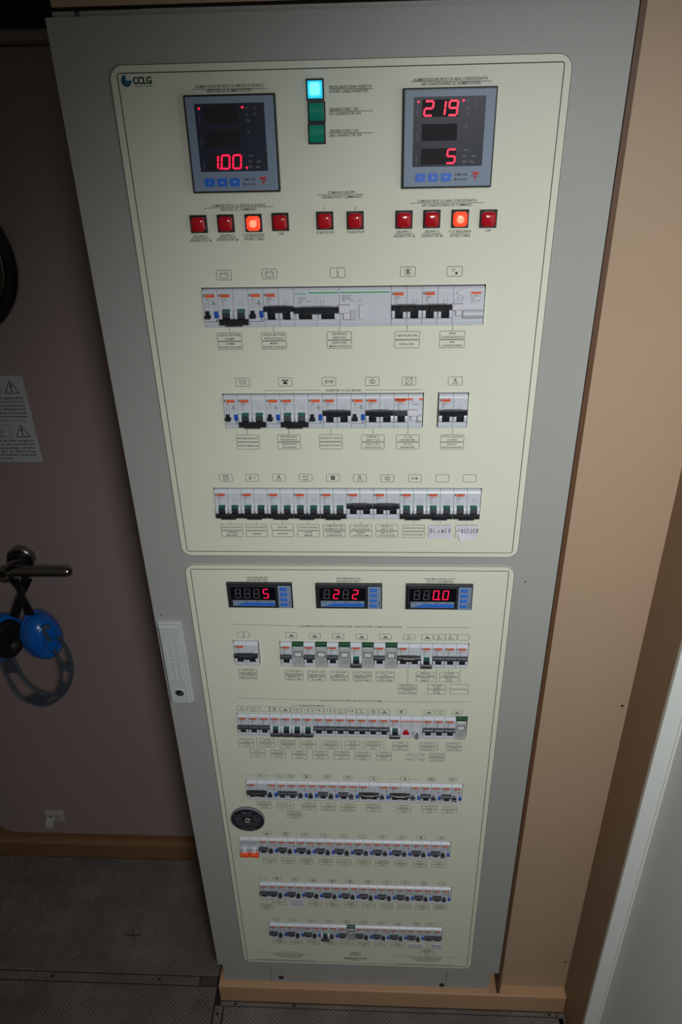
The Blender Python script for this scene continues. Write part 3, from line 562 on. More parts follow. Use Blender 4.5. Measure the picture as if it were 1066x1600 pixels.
for t0, t1 in ((0.0, 0.17), (0.36, 0.46), (0.58, 0.66), (0.745, 0.79)):
    k = 8; vs = []; 
    for i in range(k+1):
        t = t0+(t1-t0)*i/k; a = O_[int(t*nO)]; u = I_[int(min(1, t*1.0)*nI)]
        for d in (-1.6, 1.6): vs += [a+Vector((0,d,0)), u+Vector((0,d,0))]
    fs = []
    for i in range(k):
        p, q = i*4, (i+1)*4; fs += [(p,p+1,q+1,q),(p+2,q+2,q+3,p+3)]
    fs += [(0,2,3,1),(4*k,4*k+1,4*k+3,4*k+2)]
    wb.add(vs, fs)
put('band_web', wb, 'bandgrey', bd)
for sp in STRAP:
    q = catmull(sp, 5); n = len(q)
    put('strap', MB().tube(q, [7.0+3.5*abs(i-n/2)/n*2 for i in range(n)], 1.4, n=8), 'rubber', ed, True)
q = [(STRAP[0][0][0], 282, STRAP[0][0][2]), (STRAP[0][0][0]-2, 262, lz+4), (STRAP[0][0][0]+6, 272, lz+13), (STRAP[1][0][0]-6, 284, lz+13), (STRAP[1][0][0], 290, lz), (STRAP[1][0][0], 286, STRAP[1][0][2])]
put('strap', MB().tube(catmull(q, 5), 1.6, 6, n=8, up=(0,-1,0)), 'rubber', ed, True)
rehome(ed)

# ------------------------------------------------------------------ electrical cabinet
cab = thing('electrical_cabinet', 'tall grey electrical cabinet full of circuit breakers on a tan plinth', 'cabinet', (0, 100, -80))
holes = []
rowinfo = {}
for k, xa, xb, zt, mods in ROWS:
    zt = {'R5': 735.5}.get(k, zt); rowinfo[k] = zt
    holes.append([(xa-1.2, zt-46.5), (xb+1.2, zt-46.5), (xb+1.2, zt+0.8), (xa-1.2, zt+0.8)])
up_holes = [h for h in holes if h[0][1] > 1045]; lo_holes = [h for h in holes if h[0][1] < 1030]
UP = (-239, 238.5, 1043, 1651.5); LO = (-238.5, 237, 17.5, 1028)
shell = MB()
shell.box(-294, 294, 18, 420, 0, 4).box(-294, 294, 18, 420, 1692, 1699).box(-294, -288, 18, 420, 0, 1699).box(288, 294, 18, 420, 0, 1699).box(-294, 294, 414, 420, 0, 1699)
put('cabinet_body', shell, 'cab', cab)
put('inner_backing', MB().box(-287, 287, 44, 50, 5, 1691), 'dark', cab)
put('top_cap', MB().box(-262, 294, 5, 18, 1690, 1699).box(-290, -268, 5, 18, 1690, 1699), 'cab', cab)
door_o = curve_slab('cabinet_door', rrect(-296.5, 296.5, 1.5, 1694, 1.5, 2), [[(x+(-.6 if i in(0,3) else .6), z) for i,(x,z) in enumerate(h)] for h in holes], 17.5, 0, 'cab', cab)
put('plinth', MB().box(-291, -188, 12, 300, -80, 0).box(-187, 190, 12, 300, -80, 0).box(191, 283, 12, 300, -80, 0), 'cab', cab)
for x, z in ((-166, -4), (-166, -62), (182, -4), (182, -70)):
    put('plinth_bolt', MB().lathe([(5.5, 0), (5.5, 1.5), (3.5, 2)], (x, 12, z), (0,-1,0), (0,0,1), n=14), 'screw', cab)
pu = curve_slab('legend_plate', rrect(*UP, 15), up_holes, 0, -1.5, 'cream', cab)
pl = curve_slab('legend_plate', rrect(*LO, 15), lo_holes, 0, -1.5, 'cream', cab)
for h in holes: pass
YI = -1.62
for plate, (a, b, c, d), uz in ((pu, UP, (1045, 1700)), (pl, LO, (0, 1035))):
    e = MB(); rr = rrect(a+.5, b-.5, c+.5, d-.5, 14.5); e.poly(rr, YI, 0.7, True)
    rr = rrect(a+8.5, b-8.5, c+8, d-8, 2.5, 3); e.poly(rr, YI, 1.0, True)
    put('border_line', e, 'ink', plate, recalc=False)
    m = MB()
    for x0, z0, x1, z1 in LINES:
        if uz[0] < z0 < uz[1]: m.line(x0, z0, x1, z1, YI, 0.55)
    for x, z, w, t in TITLES:
        if uz[0] < z < uz[1]: text(m, t, x, z, w, 2.6 if (z > 1400 or 998 < z < 1030) else 2.9, YI)
    for x, z, w, h, up_, lo_ in LABELS:
        if not (uz[0] < z < uz[1]): continue
        for k, s_ in enumerate((up_, lo_)):
            zz = z-k*(h+0.7); m.frame(x, zz, w, h, YI, 0.55)
            L_ = s_.split('/') if s_ not in ('HI-FI/TV SAT',) else [s_]
            if '' == s_: continue
            for j, t in enumerate(L_): 
                text(m, t, x, zz+((h*0.23)*(1-2*j) if len(L_) > 1 else 0), min(w*0.9, len(t)*(2.25 if w > 27 else 1.9)), 2.3 if h > 9.5 else 1.9, YI)
    for x, z, w, h, k in ICONS:
        if not (uz[0] < z < uz[1]): continue
        m.frame(x, z, w, h, YI, 0.55); g = h/11
        def ln(*p): m.poly([(x+a_*g, z+b_*g) for a_, b_ in p], YI, 0.6)
        if k == 'battery': ln((-4.5,-3.2),(4.5,-3.2),(4.5,1.8),(3,1.8),(3,3),(1.6,3),(1.6,1.8),(-1.6,1.8),(-1.6,3),(-3,3),(-3,1.8),(-4.5,1.8),(-4.5,-3.2)); ln((2,0),(3.4,0)); ln((-3.4,0),(-2,0))
        elif k == 'bolt': ln((.6,4.2),(-1.2,.2),(1.2,.6),(-.4,-4)); ln((-1.4,-2.4),(-.4,-4),(1,-2.8))
        elif k == 'fan':
            for q1,q2 in ((-2,-2),(2,-2),(2,2),(-2,2)): m.circ(x+q1*g, z+q2*g, 1.7*g, YI, 10, .3)
            ln((-3,-3),(3,3)); ln((-3,3),(3,-3)); ln((0,-4),(0,4))
        elif k == 'sun': m.circ(x-1.6*g, z+1.8*g, 1.5*g, YI, 10, .55); m.disc(x+2*g, z-2*g, 1.1*g, YI); ln((.3,-2),(3.7,-2)); ln((2,-.3),(2,-3.7)); ln((.8,-.8),(3.2,-3.2)); ln((.8,-3.2),(3.2,-.8))
        elif k == 'tub': ln((-4.5,3),(4.5,3),(4.5,.6),(-4.5,.6),(-4.5,3)); [ln((q,-.6),(q,-3.4)) for q in (-3.6,-1.8,0,1.8,3.6)]
        elif k == 'phone': m.flat([(x-4*g,z+3*g),(x+4*g,z+3*g),(x+4.2*g,z+.8*g),(x+2.4*g,z+.8*g),(x+2*g,z+1.8*g),(x-2*g,z+1.8*g),(x-2.4*g,z+.8*g),(x-4.2*g,z+.8*g)], YI); m.flat([(x-1.4*g,z+1.4*g),(x+1.4*g,z+1.4*g),(x+3.2*g,z-3*g),(x-3.2*g,z-3*g)], YI)
        elif k == 'waves':
            m.disc(x, z, 0.9*g, YI)
            for q in (2, 3.4, 4.8): ln((q-.5,2.4),(q+.5,0),(q-.5,-2.4)); ln((-q+.5,2.4),(-q-.5,0),(-q+.5,-2.4))
        elif k == 'plug': ln((-1,-2.8),(-1,2.8),(2,2.8),(4,0),(2,-2.8),(-1,-2.8)); ln((-4,1.8),(-1,1.8)); ln((-4,0),(-1,0)); ln((-4,-1.8),(-1,-1.8)); ln((1,-2.8),(1,2.8))
        elif k == 'inverter': ln((-4,-4),(4,-4),(4,4),(-4,4),(-4,-4)); ln((-4,-4),(4,4)); ln((-3.2,2.6),(-1,2.6)); ln((.8,-2.4),(3.2,-2.4))
        elif k == 'tap': ln((-3,-3.5),(3,-3.5),(2.4,-1),(-2.4,-1),(-3,-3.5)); ln((-.4,-.6),(-.4,3.4),(1,3.4),(1,-.6)); m.rect(x-2.6*g,x+1*g,z+1.4*g,z+2.4*g,YI)
        elif k == 'wash': ln((-3.4,-3.4),(3.4,-3.4),(3.4,3.4),(-3.4,3.4),(-3.4,-3.4)); m.circ(x,z-.4*g,1.9*g,YI,10,.6); ln((-3.4,2.4),(3.4,2.4))
        elif k == 'fanlines': ln((-4.5,-2.6),(-1,2.6)); ln((-4.5,2.6),(-1,-2.6)); ln((-3,-3),(-3,3)); ln((1,1.2),(4.6,1.2)); ln((1,-1.2),(4.6,-1.2))
        elif k == 'water': m.rect(x-4*g,x+4*g,z-3.6*g,z-2.6*g,YI); ln((-4,.2),(-2,1.2),(0,.2),(2,1.2),(4,.2)); ln((-1,3),(4,3)); m.disc(x-3*g,z+2*g,.8*g,YI)
        elif k == 'cyl': m.rect(x-2.6*g,x-.3*g,z-3.4*g,z+3.2*g,YI); m.rect(x+.3*g,x+2.6*g,z-3.4*g,z+3.2*g,YI)
        elif k == 'key': ln((-4.5,-.9),(0,-.9),(0,.9),(-4.5,.9),(-4.5,-.9)); ln((0,0),(4.5,0)); ln((2,-2),(2,2)); ln((3.6,2),(2,0),(3.6,-2))
        elif k == 'boat': ln((-4.5,-1.6),(-3,-3.4),(3,-3.4),(4.5,-1.6),(-4.5,-1.6)); m.rect(x-2*g,x+2.4*g,z-1.4*g,z+.4*g,YI); ln((0,0),(0,3.4)); ln((-1.6,1.6),(-1.6,0))
        elif k == 'ladder': ln((-4.5,-3.4),(4.5,-3.4)); ln((-4,-2.4),(4,-1)); m.disc(x-1*g,z+2*g,1.1*g,YI); ln((-3,1),(-1,-1.6))
        elif k == 'cone': ln((-3.6,-3.2),(0,3.2),(3.6,-3.2),(-3.6,-3.2)); ln((0,-1),(0,1))
        elif k == 'person': m.disc(x+2.4*g,z+2.4*g,.9*g,YI); ln((2.4,1.4),(2.4,-1),(1.2,-3.4)); ln((2.4,-1),(3.6,-3.4)); ln((.6,.4),(4.2,.4)); ln((-4.6,0),(-1.4,0)); m.disc(x-3*g,z,1.2*g,YI)
        elif k == 'cup': ln((-2.6,2.4),(-1.6,-3),(1.6,-3),(2.6,2.4),(-2.6,2.4)); m.rect(x-1.6*g,x+1.6*g,z-1*g,z+1.4*g,YI)
        elif k == 'bell': m.flat([(x-2.6*g,z-2*g),(x+2.6*g,z-2*g),(x+1.4*g,z+3*g),(x-1.4*g,z+3*g)],YI); m.disc(x,z-3*g,.9*g,YI)
    if plate is pl:
        dx, dz = DIAM
        m.poly([(dx-4.7,dz),(dx-3,dz+6),(dx,dz+8),(dx+3,dz+6),(dx+4.7,dz),(dx+3,dz-6),(dx,dz-8.5),(dx-3,dz-6)], YI, .5, True); m.line(dx-4.7,dz,dx+4.7,dz,YI,.5)
        for (ox, oz, t) in ((-11.5,6.5,'P. ACQUA'),(-11.5,3,'DOLCE'),(11.5,6.5,'GREY W.'),(11.5,3,'PUMP'),(-11.5,-5,'P. ACQUA'),(-11.5,-8.5,'GRIGIA'),(11.5,-5,'FRESH W.'),(11.5,-8.5,'PUMP')): text(m, t, dx+ox, dz+oz, len(t)*1.35, 2, YI)
        text(m, 'FERRETTI', FERR[0][0], FERR[0][1]+2, 46, 6.5, YI); text(m, 'YACHTS', FERR[0][0], FERR[0][1]-5, 20, 2, YI)
        fx, fz = FERR[3]; m.frame(fx, fz+1, 20, 12, YI, 0.7)
        for q in range(4): m.poly([(fx-8+4*i, fz-3+q*2.6+(1.2 if i % 2 else 0)) for i in range(5)], YI, 0.9)
        for (cx, cz), (bx, bz) in ((NOTE[0], NOTE[2]), (NOTE[1], NOTE[3])):
            m.poly([(cx-10,cz+9),(cx-13,cz+4),(cx-7,cz+4)], YI, .5, True); text(m, 'ATTENZIONE', cx+10, cz+6.5, 24, 2.4, YI)
            m.line(cx-62,cz+2.6,cx-28,cz+2.6,YI,.6); m.line(cx+42,cz+2.6,cx+66,cz+2.6,YI,.6)
            N = ['SCOLLEGARE LE BATTERIE IN CASO DI INTERVENTO', 'NON RIMUOVERE I PROTETTORI DEI QUADRI', 'DISCONNECT BATTERIES BEFORE SERVICE', 'DO NOT REMOVE THE PANEL COVERS', 'WITHOUT CUTTING THE MAINS']
            for i, t in enumerate(N): text(m, t, cx+4, cz+1-i*3.6, (70,62,58,52,46)[i], 2.2, YI)
            text(m, 'IL QUADRO DEVE ESSERE UTILIZZATO SOLO DA PERSONALE ESPERTO - ONLY SKILLED STAFF MAY OPERATE THIS SWITCHBOARD', bx, bz+4, 118, 2.0, YI)
            text(m, 'PERICOLO DI SCOSSA ELETTRICA CON PORTA APERTA - DANGER OF ELECTRIC SHOCK WHEN THE DOOR IS OPEN - KEEP CLOSED', bx+4, bz+0.6, 138, 2.0, YI)
    put('inscription', m, 'ink', plate, recalc=False)
# logo
g1 = MB(); lx_, lz_ = LOGO[0]; r = 5.6
g1.flat([(lx_, lz_)]+[(lx_+r*math.cos(math.radians(a)), lz_+r*math.sin(math.radians(a))) for a in range(95, 366, 15)], YI)
put('logo_disc', g1, 'logoteal', pu, recalc=False)
g2 = MB(); [text(g2, 'CC', LOGO[1][0]+q, LOGO[1][1], 9.4, 6.6, YI-.01*abs(q)) for q in (-.35, 0, .35)]; text(g2, '------ ------', LOGO[3][0], LOGO[3][1]-.5, 18, 3, YI) ; put('logo_letters', g2, 'navy', pu, recalc=False)
g3 = MB(); [text(g3, 'LG', LOGO[2][0]+q, LOGO[2][1], 9.0, 6.6, YI-.01*abs(q)) for q in (-.35, 0, .35)]; put('logo_letters', g3, 'logogreen', pu, recalc=False)

# door handle of the cabinet
hx0, hx1 = -290, -258; hz1, hz0 = 922, 765
hb = put('swing_handle', MB().cbox(hx0-2, hx1+3, hz0-2, hz1+1, 0, -5, 1.5).cbox(hx0, hx1, hz0, hz1, -5, -12, 2), 'lightgrey', cab)
hb['label'] = 'pale grey swing handle with dimples and a round key slot'
dm = MB()
for i in range(12):
    for j in range(3):
        cx = hx0+7+j*9.3; cz = 893-i*6.9; dm.lathe([(1.9,0),(1.6,0.9),(0.7,1.4)], (cx,-12,cz), (0,-1,0), (0,0,1), n=8)
put('grip_dimples', dm, 'lightgrey', hb, True)
put('key_slot', MB().lathe([(6.6,0),(6.6,.4)], (-273.5,-12,788), (0,-1,0), (0,0,1), n=20), 'black', hb)
put('key_slot_rim', MB().lathe([(6.6,0),(6.9,1.2),(7.8,1.2),(8.2,0)], (-273.5,-12,788), (0,-1,0), (0,0,1), n=24, caps=False), 'lightgrey', hb, True)
put('lock_barrel', MB().lathe([(3.4,0),(3.4,1.2)], (-271.5,-12.3,787), (0,-1,0), (0,0,1), n=12), 'darkgrey', hb)
for x, z in DOTS: put('paint_chip', MB().disc(x, z, 1.3, -0.1), 'darkgrey', door_o, recalc=False)

# ---- breakers
def mesh_cache(f):
    c = {}
    def g(*a):
        if a not in c: c[a] = f(*a)
        return c[a]
    return g
FY = -6.0
def body_profile(top=-1.0): return [(14, top), (-1.8, top), (-4.8, -3.0), (FY, -5.2), (FY, -38.2), (FY+.8, -38.8), (FY, -39.4), (FY, -41.6), (FY+.8, -42.1), (FY, -42.6), (FY+.5, -45.6), (14, -45.6)]
@mesh_cache
def m_body(n, kind):
    w = 18*n; mb = MB()
    for i in range(n): mb.prism(body_profile(), 18*i+.2, 18*i+17.8)
    if kind == 'brk':
        for i in range(n):
            for a, b in ((0.9, 4.2), (13.8, 17.1)): mb.prism([(FY,-24),(-9.5,-25.5),(-11,-29),(-11,-34),(-9,-36.5),(FY,-37)], 18*i+a, 18*i+b)
    return mb.mesh('circuit_breaker', 'white')
@mesh_cache
def m_lever(n, on):
    w = 18*n; mb = MB()
    for i in range(n):
        x0, x1 = 18*i+4.6, 18*i+13.4
        if on: mb.prism([(FY,-25),(-9.5,-27),(-9.0,-33),(-8,-36.5),(FY,-37)], x0, x1)
        else: mb.prism([(FY,-28),(-8.6,-28.2),(-10.2,-33),(-10,-36),(FY,-37)], x0, x1)
    if n > 1:
        z1, z0 = (-19.5, -27) if on else (-34, -42.5)
        yb = -7 if on else -8
        mb.cbox(0.6, w-.6, z0+1.0, z1-.6, yb, -13.5, 1.2); mb.cbox(w*.22, w*.78, z0, z1, yb, -15.5, 1.6)
    else:
        z1, z0 = (-20.5, -26.5) if on else (-34.5, -42)
        mb.cbox(0.6, 17.4, z0, z1, -7, -13, 1.0)
    return mb.mesh('toggle_lever', 'black' if n > 1 else 'darkgrey')
@mesh_cache
def m_toggle1(on): 
    mb = MB(); mb.prism([(FY-.2,-26.5),(-9.8,-27.5),(-9.4,-33),(-8.2,-36.5),(FY,-37)] if on else [(FY-.2,-29),(-10.4,-29.4),(-10.6,-34),(FY,-35)], 4.6, 13.4); return mb.mesh('toggle', 'black')
@mesh_cache
def m_flag(n):
    mb = MB()
    for i in range(n): mb.prism([(FY,-23.6),(-7.6,-24.2),(-8.4,-28),(FY,-28.2)], 18*i+4.6, 18*i+13.4)
    return mb.mesh('position_flag', 'flag')
@mesh_cache
def m_stripe(x0, x1, z0=-9.8, z1=-6.4): return MB().rect(x0, x1, z0, z1, FY-.12).mesh('label_stripe', 'orange', recalc=False)
PV = FY-.14
@mesh_cache
def m_print(kind, v):
    r = random.Random(v*7+len(kind)); mb = MB()
    if kind == 'brk1' or kind == 'brk2':
        mb.rect(1.2, 2.8, -9, -6.2, PV); text(mb, 'MERLIN GERIN', 9, -5.6, 11, 0.9, PV); text(mb, ('multi 9', 'C60H', 'C60N')[v % 3], 8, -8.1, 8, 1.0, PV-.02)
        text(mb, ('C60N', 'C16A', 'C10', 'C60H')[v % 4], 6.6, -11.5, 6.5, 1.5, PV); mb.line(3.5,-13,14,-13,PV,.25)
        text(mb, ('230V~', '400V~', '415V~')[v % 3], 5.8, -14.6, 4.6, 1.1, PV); mb.circ(6, -17.2, 1.2, PV, 8, .25); mb.line(4,-19.4,8,-19.4,PV,.3); mb.line(4.6,-20.6,7.4,-20.6,PV,.3)
    if kind == 'brk2':
        for q in (24.5, 28.5): mb.poly([(q,-14),(q+1.4,-15.2),(q+.2,-16.6)], PV, .3); mb.poly([(q,-17.4),(q+1.2,-18.4),(q+.2,-19.6)], PV, .3)
    if kind == 'aux':
        mb.rect(1.2, 2.8, -9, -6.2, PV); text(mb, 'MERLIN GERIN', 9, -5.6, 11, 0.9, PV); text(mb, 'Vigi', 5, -11.5, 3, 1.4, PV); mb.line(3.5,-13.2,15,-13.2,PV,.3)
        for q in (3, 6.5): mb.poly([(q,-15),(q+1,-17),(q-.2,-19)], PV, .35); mb.line(q,-20,q+.8,-22.5,PV,.35)
        mb.circ(12.5,-17.5,1.6,PV,10,.4); mb.disc(12.5,-15.2,.8,PV); mb.line(9.5,-17.5,16,-17.5,PV,.4); mb.line(13,-19,13,-24,PV,.3); mb.rect(13.4,15.6,-37.6,-36.2,PV)
        mb.line(1,-39.0,17,-39.0,PV,.5)
    if kind == 'T':
        for i in range(7): mb.line(3, -30.5-1.7*i, 15-r.random()*3, -30.5-1.7*i, PV+1.4, .3)
    return mb.mesh('breaker_print', 'ink', recalc=False)
@mesh_cache
def m_aux_lever(v): 
    mb = MB(); 
    z = -28.5 if v % 2 else -27.5
    mb.cbox(2.2, 6.8, -35, -25.5, FY, -9.5, .6); mb.cbox(1.2, 8.4, z-5.2, z-1 if not v % 3 else z-2.2, FY, -12.5, .9); return mb.mesh('test_lever', 'black')
@mesh_cache
def m_bluebtn(): return MB().cbox(12.6, 17, -34, -26, FY, -8.4, .5).mesh('trip_button', 'blue')
cnt = 0
def scaled(o, sx): o.scale = (sx, 1, 1); return o
def brk(x, z, sx, n, on, label=None, v=0):
    global cnt; cnt += 1
    o = scaled(link('circuit_breaker', m_body(n, 'brk'), cab, (x, 0, z)), sx)
    link('toggle_lever', m_lever(n, on), o)
    if n == 1: link('toggle', m_toggle1(on), o)
    if not on: link('position_flag', m_flag(n), o)
    link('label_stripe', m_stripe(3.4, 14.4), o); link('breaker_print', m_print('brk2' if n == 2 else 'brk1', cnt % 5), o)
    return o
def aux(x, z, sx):
    global cnt; cnt += 1
    o = scaled(link('earth_leakage_module', m_body(1, 'aux'), cab, (x, 0, z)), sx)
    link('test_lever', m_aux_lever(cnt % 5), o); link('trip_button', m_bluebtn(), o); link('label_stripe', m_stripe(3.6, 14.8), o); link('breaker_print', m_print('aux', 0), o)
    return o
@mesh_cache
def m_term(): return MB().box(.4, 17.6, -4.4, 12, -48.6, -5.4).cbox(2.4, 15.6, -15.5, -9, -4.4, -5.2, .4).mesh('terminal_module', 'clear')
@mesh_cache
def m_termtop(): return MB().prism([(12,-.8),(-3,-.8),(-5.4,-2),(-5.4,-6.4),(12,-6.4)], .4, 17.6).mesh('green_cap', 'green')
@mesh_cache
def m_window(): 
    mb = MB()
    for a,b,c,d in ((2.6,15.4,-18,-17),(2.6,15.4,-27.4,-26.4),(2.6,3.6,-27.4,-17),(14.4,15.4,-27.4,-17)): mb.cbox(a,b,c,d,-4.4,-5.6,.2)
    return mb.mesh('marker_frame', 'darkgrey')
@mesh_cache
def m_marker(): return MB().cbox(3.6, 14.4, -26.4, -18, -4.4, -4.9, .2).mesh('marker_card', 'paper')
def term(x, z, sx):
    o = scaled(link('terminal_module', m_term(), cab, (x, 0, z)), sx)
    link('green_cap', m_termtop(), o); link('marker_frame', m_window(), o); link('marker_card', m_marker(), o); link('breaker_print', m_print('T', 1), o)
def body_n(w, m='white', name='switch_module'): return MB().prism(body_profile(), .2, w-.2).mesh(name, m)
def special(kind, x, z, sx):
    if kind == 'main':
        o = scaled(link('main_switch', body_n(54, name='main_switch'), cab, (x, 0, z), label='wide main switch with green stripe and two black toggles'), sx)
        put('green_stripe', MB().rect(18, 53, -6.3, -4.9, PV), 'lime', o, recalc=False)
        t = MB(); text(t, 'Schneider', 8.5, -6.2, 14, 2.4, PV); put('maker_name', t, 'lime', o, recalc=False)
        t = MB(); text(t, 'NG125N C80', 10, -11.5, 9, 1.4, PV); [t.line(5,-13.5-i*1.6,12-i,-13.5-i*1.6,PV,.35) for i in range(4)]; text(t, '4P 400V', 17, -15.5, 6, 1.2, PV)
        for q in (31, 34.5): t.poly([(q,-14),(q+1.4,-16),(q+.2,-18)], PV, .4); t.line(q,-19,q+1,-21.5,PV,.4)
        t.line(27, -8, 27, -45, PV, .25); put('breaker_print', t, 'ink', o, recalc=False)
        c = MB(); c.cbox(.6, 53.4, -28.2, -21.5, -7, -14, 1.2).cbox(10, 44, -28.8, -21, -7, -15.5, 1.5)
        for a in (6, 32.5): c.prism([(FY,-28),(-10,-29),(-9,-36),(FY,-37)], a, a+15)
        put('toggle_lever', c, 'black', o)
        b = MB(); [b.prism([(FY,-27),(-10.5,-28),(-10.5,-36),(FY,-37.4)], a, a+3) for a in (2.4, 21.4, 29, 47.9)]; put('toggle_cheeks', b, 'white', o)
    elif kind == 'vigi':
        o = scaled(link('residual_current_unit', body_n(60.6, name='residual_current_unit'), cab, (x, 0, z), label='wide white residual current unit with green stripe and blank right half'), sx)
        put('green_stripe', MB().rect(1.5, 59, -6.3, -4.9, PV), 'lime', o, recalc=False)
        t = MB(); text(t, 'Vigi C120', 8, -9.4, 10, 1.7, PV); text(t, 'I\u0394n 300 mA', 8, -12.2, 10, 1.6, PV); text(t, '440 V~', 5.5, -15, 6, 1.4, PV); t.frame(13.5, -15, 5, 2, PV, .3); text(t, 'test', 24, -15, 4, 1.4, PV); put('breaker_print', t, 'ink', o, recalc=False)
        put('link_bar', MB().cbox(-1, 12, -28.5, -19, -7, -14, 1.2), 'paper', o)
        put('white_toggle', MB().cbox(4, 12, -36.5, -28.5, FY, -11, 1), 'paper', o); put('grey_block', MB().cbox(12.2, 19.5, -37.5, -26, FY, -10, 1), 'lightgrey', o)
        put('test_button_surround', MB().slab(rrect(22, 28.6, -37.5, -18.5, 2.5, 4), FY, -7.4), 'lightgrey', o); put('test_button', MB().slab(rrect(23.4, 27.4, -36.5, -20.5, 1.8, 4), -7.4, -9.6), 'paper', o)
    elif kind in ('vigi2', 'vigi1'):
        w = 36 if kind == 'vigi2' else 18
        o = scaled(link('residual_current_unit', body_n(w, name='residual_current_unit'), cab, (x, 0, z), label='white residual current unit with oval button and white link'), sx)
        ox = 8.5 if w > 20 else 9; a = 15 if w > 20 else 1
        link('label_stripe', m_stripe(20, 32, -9, -6.6) if w > 20 else m_stripe(.4, 17.6, -7.4, -4.8), o)
        put('oval_button', MB().lathe([(1,0),(1,1.4),(.85,2),(.4,2.3)], (ox, FY, -7.0), (0,-1,0), (0,0,1), 4.6, 2.9, n=20), 'paper', o, True)
        t = MB(); text(t, 'ID \u2191 25A' if w > 20 else 'test', ox, -13, 8, 1.6, PV); 
        if w > 20: text(t, 'IC = 10kA', 24.5, -11, 10, 1.5, PV); text(t, '230V~', 29, -17, 5, 1.3, PV); [t.line(20,-13-i*1.8,25,-13-i*1.8,PV,.35) for i in range(4)]; [t.line(1+i*2,-14.5,2+i*2,-18,PV,.35) for i in range(6)]
        put('breaker_print', t, 'ink', o, recalc=False)
        put('link_bar', MB().cbox(-1.5, 11 if w > 20 else 12, -26.5, -19, -7, -14, 1.2), 'paper', o)
        put('white_toggle', MB().cbox(3, 10.5, -33.5, -26.6, FY, -11.5, 1), 'paper', o)
        put('grey_roll', MB().tube([(11.5,-8.5,-31.5),(w-1,-8.5,-31.5)], 5, n=16, up=(0,0,1)), 'lightgrey', o, True)
    elif kind == 'onw':
        o = brk(x, z, sx, 1, True); o['label'] = 'breaker with full width orange stripe under the inverter icon'
        link('label_stripe', m_stripe(.4, 17.8, -7.4, -4.8), o)
    elif kind == 'big2':
        o = brk(x, z, sx, 2, True); o['label'] = 'lone two pole breaker at the left of the lower plate'
    elif kind == 'lamp':
        o = scaled(link('signal_lamp_module', body_n(18, name='signal_lamp_module'), cab, (x, 0, z), label='white module with a red signal lens'), sx); link('label_stripe', m_stripe(.6, 17.4, -9, -7), o)
        put('red_lens', MB().slab([(3.5,-35),(14.5,-35),(14,-31),(11.5,-27),(9,-25.5),(6.5,-27),(4,-31)], FY, -9.5), 'redlens', o)
    elif kind == 'knob':
        o = scaled(link('selector_module', body_n(18, name='selector_module'), cab, (x, 0, z), label='white module with a grey rotary selector knob'), sx); link('label_stripe', m_stripe(.6, 17.4, -9, -7), o)
        put('knob', MB().lathe([(6.5,0),(6.5,4),(5.5,5)], (9, FY, -33), (0,-1,0), (0,0,1), n=20), 'lightgrey', o, True)
        put('knob_grip', MB().slab([(7.2,-39),(10.8,-39),(11.4,-32),(9,-25.5),(6.6,-32)], -11, -15), 'greyprint', o)
    elif kind == 'orange':
        o = scaled(link('circuit_breaker', body_n(18, name='circuit_breaker'), cab, (x, 0, z), label='white breaker with green lettering and red orange toggle down'), sx)
        t = MB(); text(t, 'Schneider', 9, -7.5, 13, 2.2, PV); t.line(1,-9.6,17,-9.6,PV,.6); put('maker_name', t, 'lime', o, recalc=False)
        t = MB(); t.rect(2,4,-14.6,-12.4,PV); text(t, 'iC60N', 10, -13.5, 7, 1.3, PV); text(t, 'C10', 5, -17, 5, 1.5, PV); put('breaker_print', t, 'ink', o, recalc=False)
        put('white_toggle', MB().prism([(FY,-24),(-9,-25),(-10.5,-35),(FY,-36)], 5, 13), 'paper', o)
        c = MB(); [c.prism([(FY,-23),(-9.5,-24.5),(-10,-34),(FY,-36)], a, a+2.6) for a in (1, 14.4)]; put('toggle_cheeks', c, 'lightgrey', o)
        put('toggle_lever', MB().cbox(.8, 17.2, -42, -34.5, -7, -15.5, 1.4), 'redorange', o)
WID = {'A':1,'off2':2,'on2':2,'main':3,'vigi':60.6/18,'vigi2':2,'onw':1,'vigi1':1,'big2':2,'T':1,'lamp':1,'knob':1,'orange':1}
for k, xa, xb, zt, mods in ROWS:
    zt = rowinfo[k]; ms = mods.split(); tot = sum(WID.get(t, 1) for t in ms); sx = (xb-xa)/(tot*18); x = xa
    for t in ms:
        if t == 'A': aux(x, zt, sx)
        elif t == 'T': term(x, zt, sx)
        elif t in ('on1','off1','on2','off2'): brk(x, zt, sx, int(t[-1]), t[:2] == 'on')
        else: special(t, x, zt, sx)
        x += WID.get(t, 1)*18*sx

# ---- indicator lamps and push buttons
def pbutton(x, z, lit=False):
    w = 9.4
    o = put('push_button', MB().cbox(-w, w, -w, w, 0, -5, 1.0), 'black', cab); o.location = (x*S, -1.4*S, z*S)
    oc = lambda r: [(r*max(-.93, min(.93, 1.12*math.cos(math.radians(11.25+22.5*i)))), r*max(-.93, min(.93, 1.12*math.sin(math.radians(11.25+22.5*i))))) for i in range(16)]
    mb = MB(); a, b, c = oc(8.3), oc(6.9), oc(3.6); n = 16
    mb.add([(p,-5,q) for p,q in a]+[(p,-7.2,q) for p,q in a]+[(p,-8.6,q) for p,q in b]+[(p,-9.4,q) for p,q in c]+[(0,-9.7,0)], [tuple(range(n-1,-1,-1))]+[(k*n+i,k*n+(i+1)%n,(k+1)*n+(i+1)%n,(k+1)*n+i) for k in range(3) for i in range(n)]+[(3*n+i,3*n+(i+1)%n,4*n) for i in range(n)])
    put('lens', mb, 'litlens' if lit else 'redlens', o, True)
    if lit: put('lit_core', MB().lathe([(4.2,0),(3.6,.8),(1.5,1.2)], (0,-9.2,0), (0,-1,0), (0,0,1), n=20), 'litcore', o, True); o['label'] = 'push button with its red lens lit up'
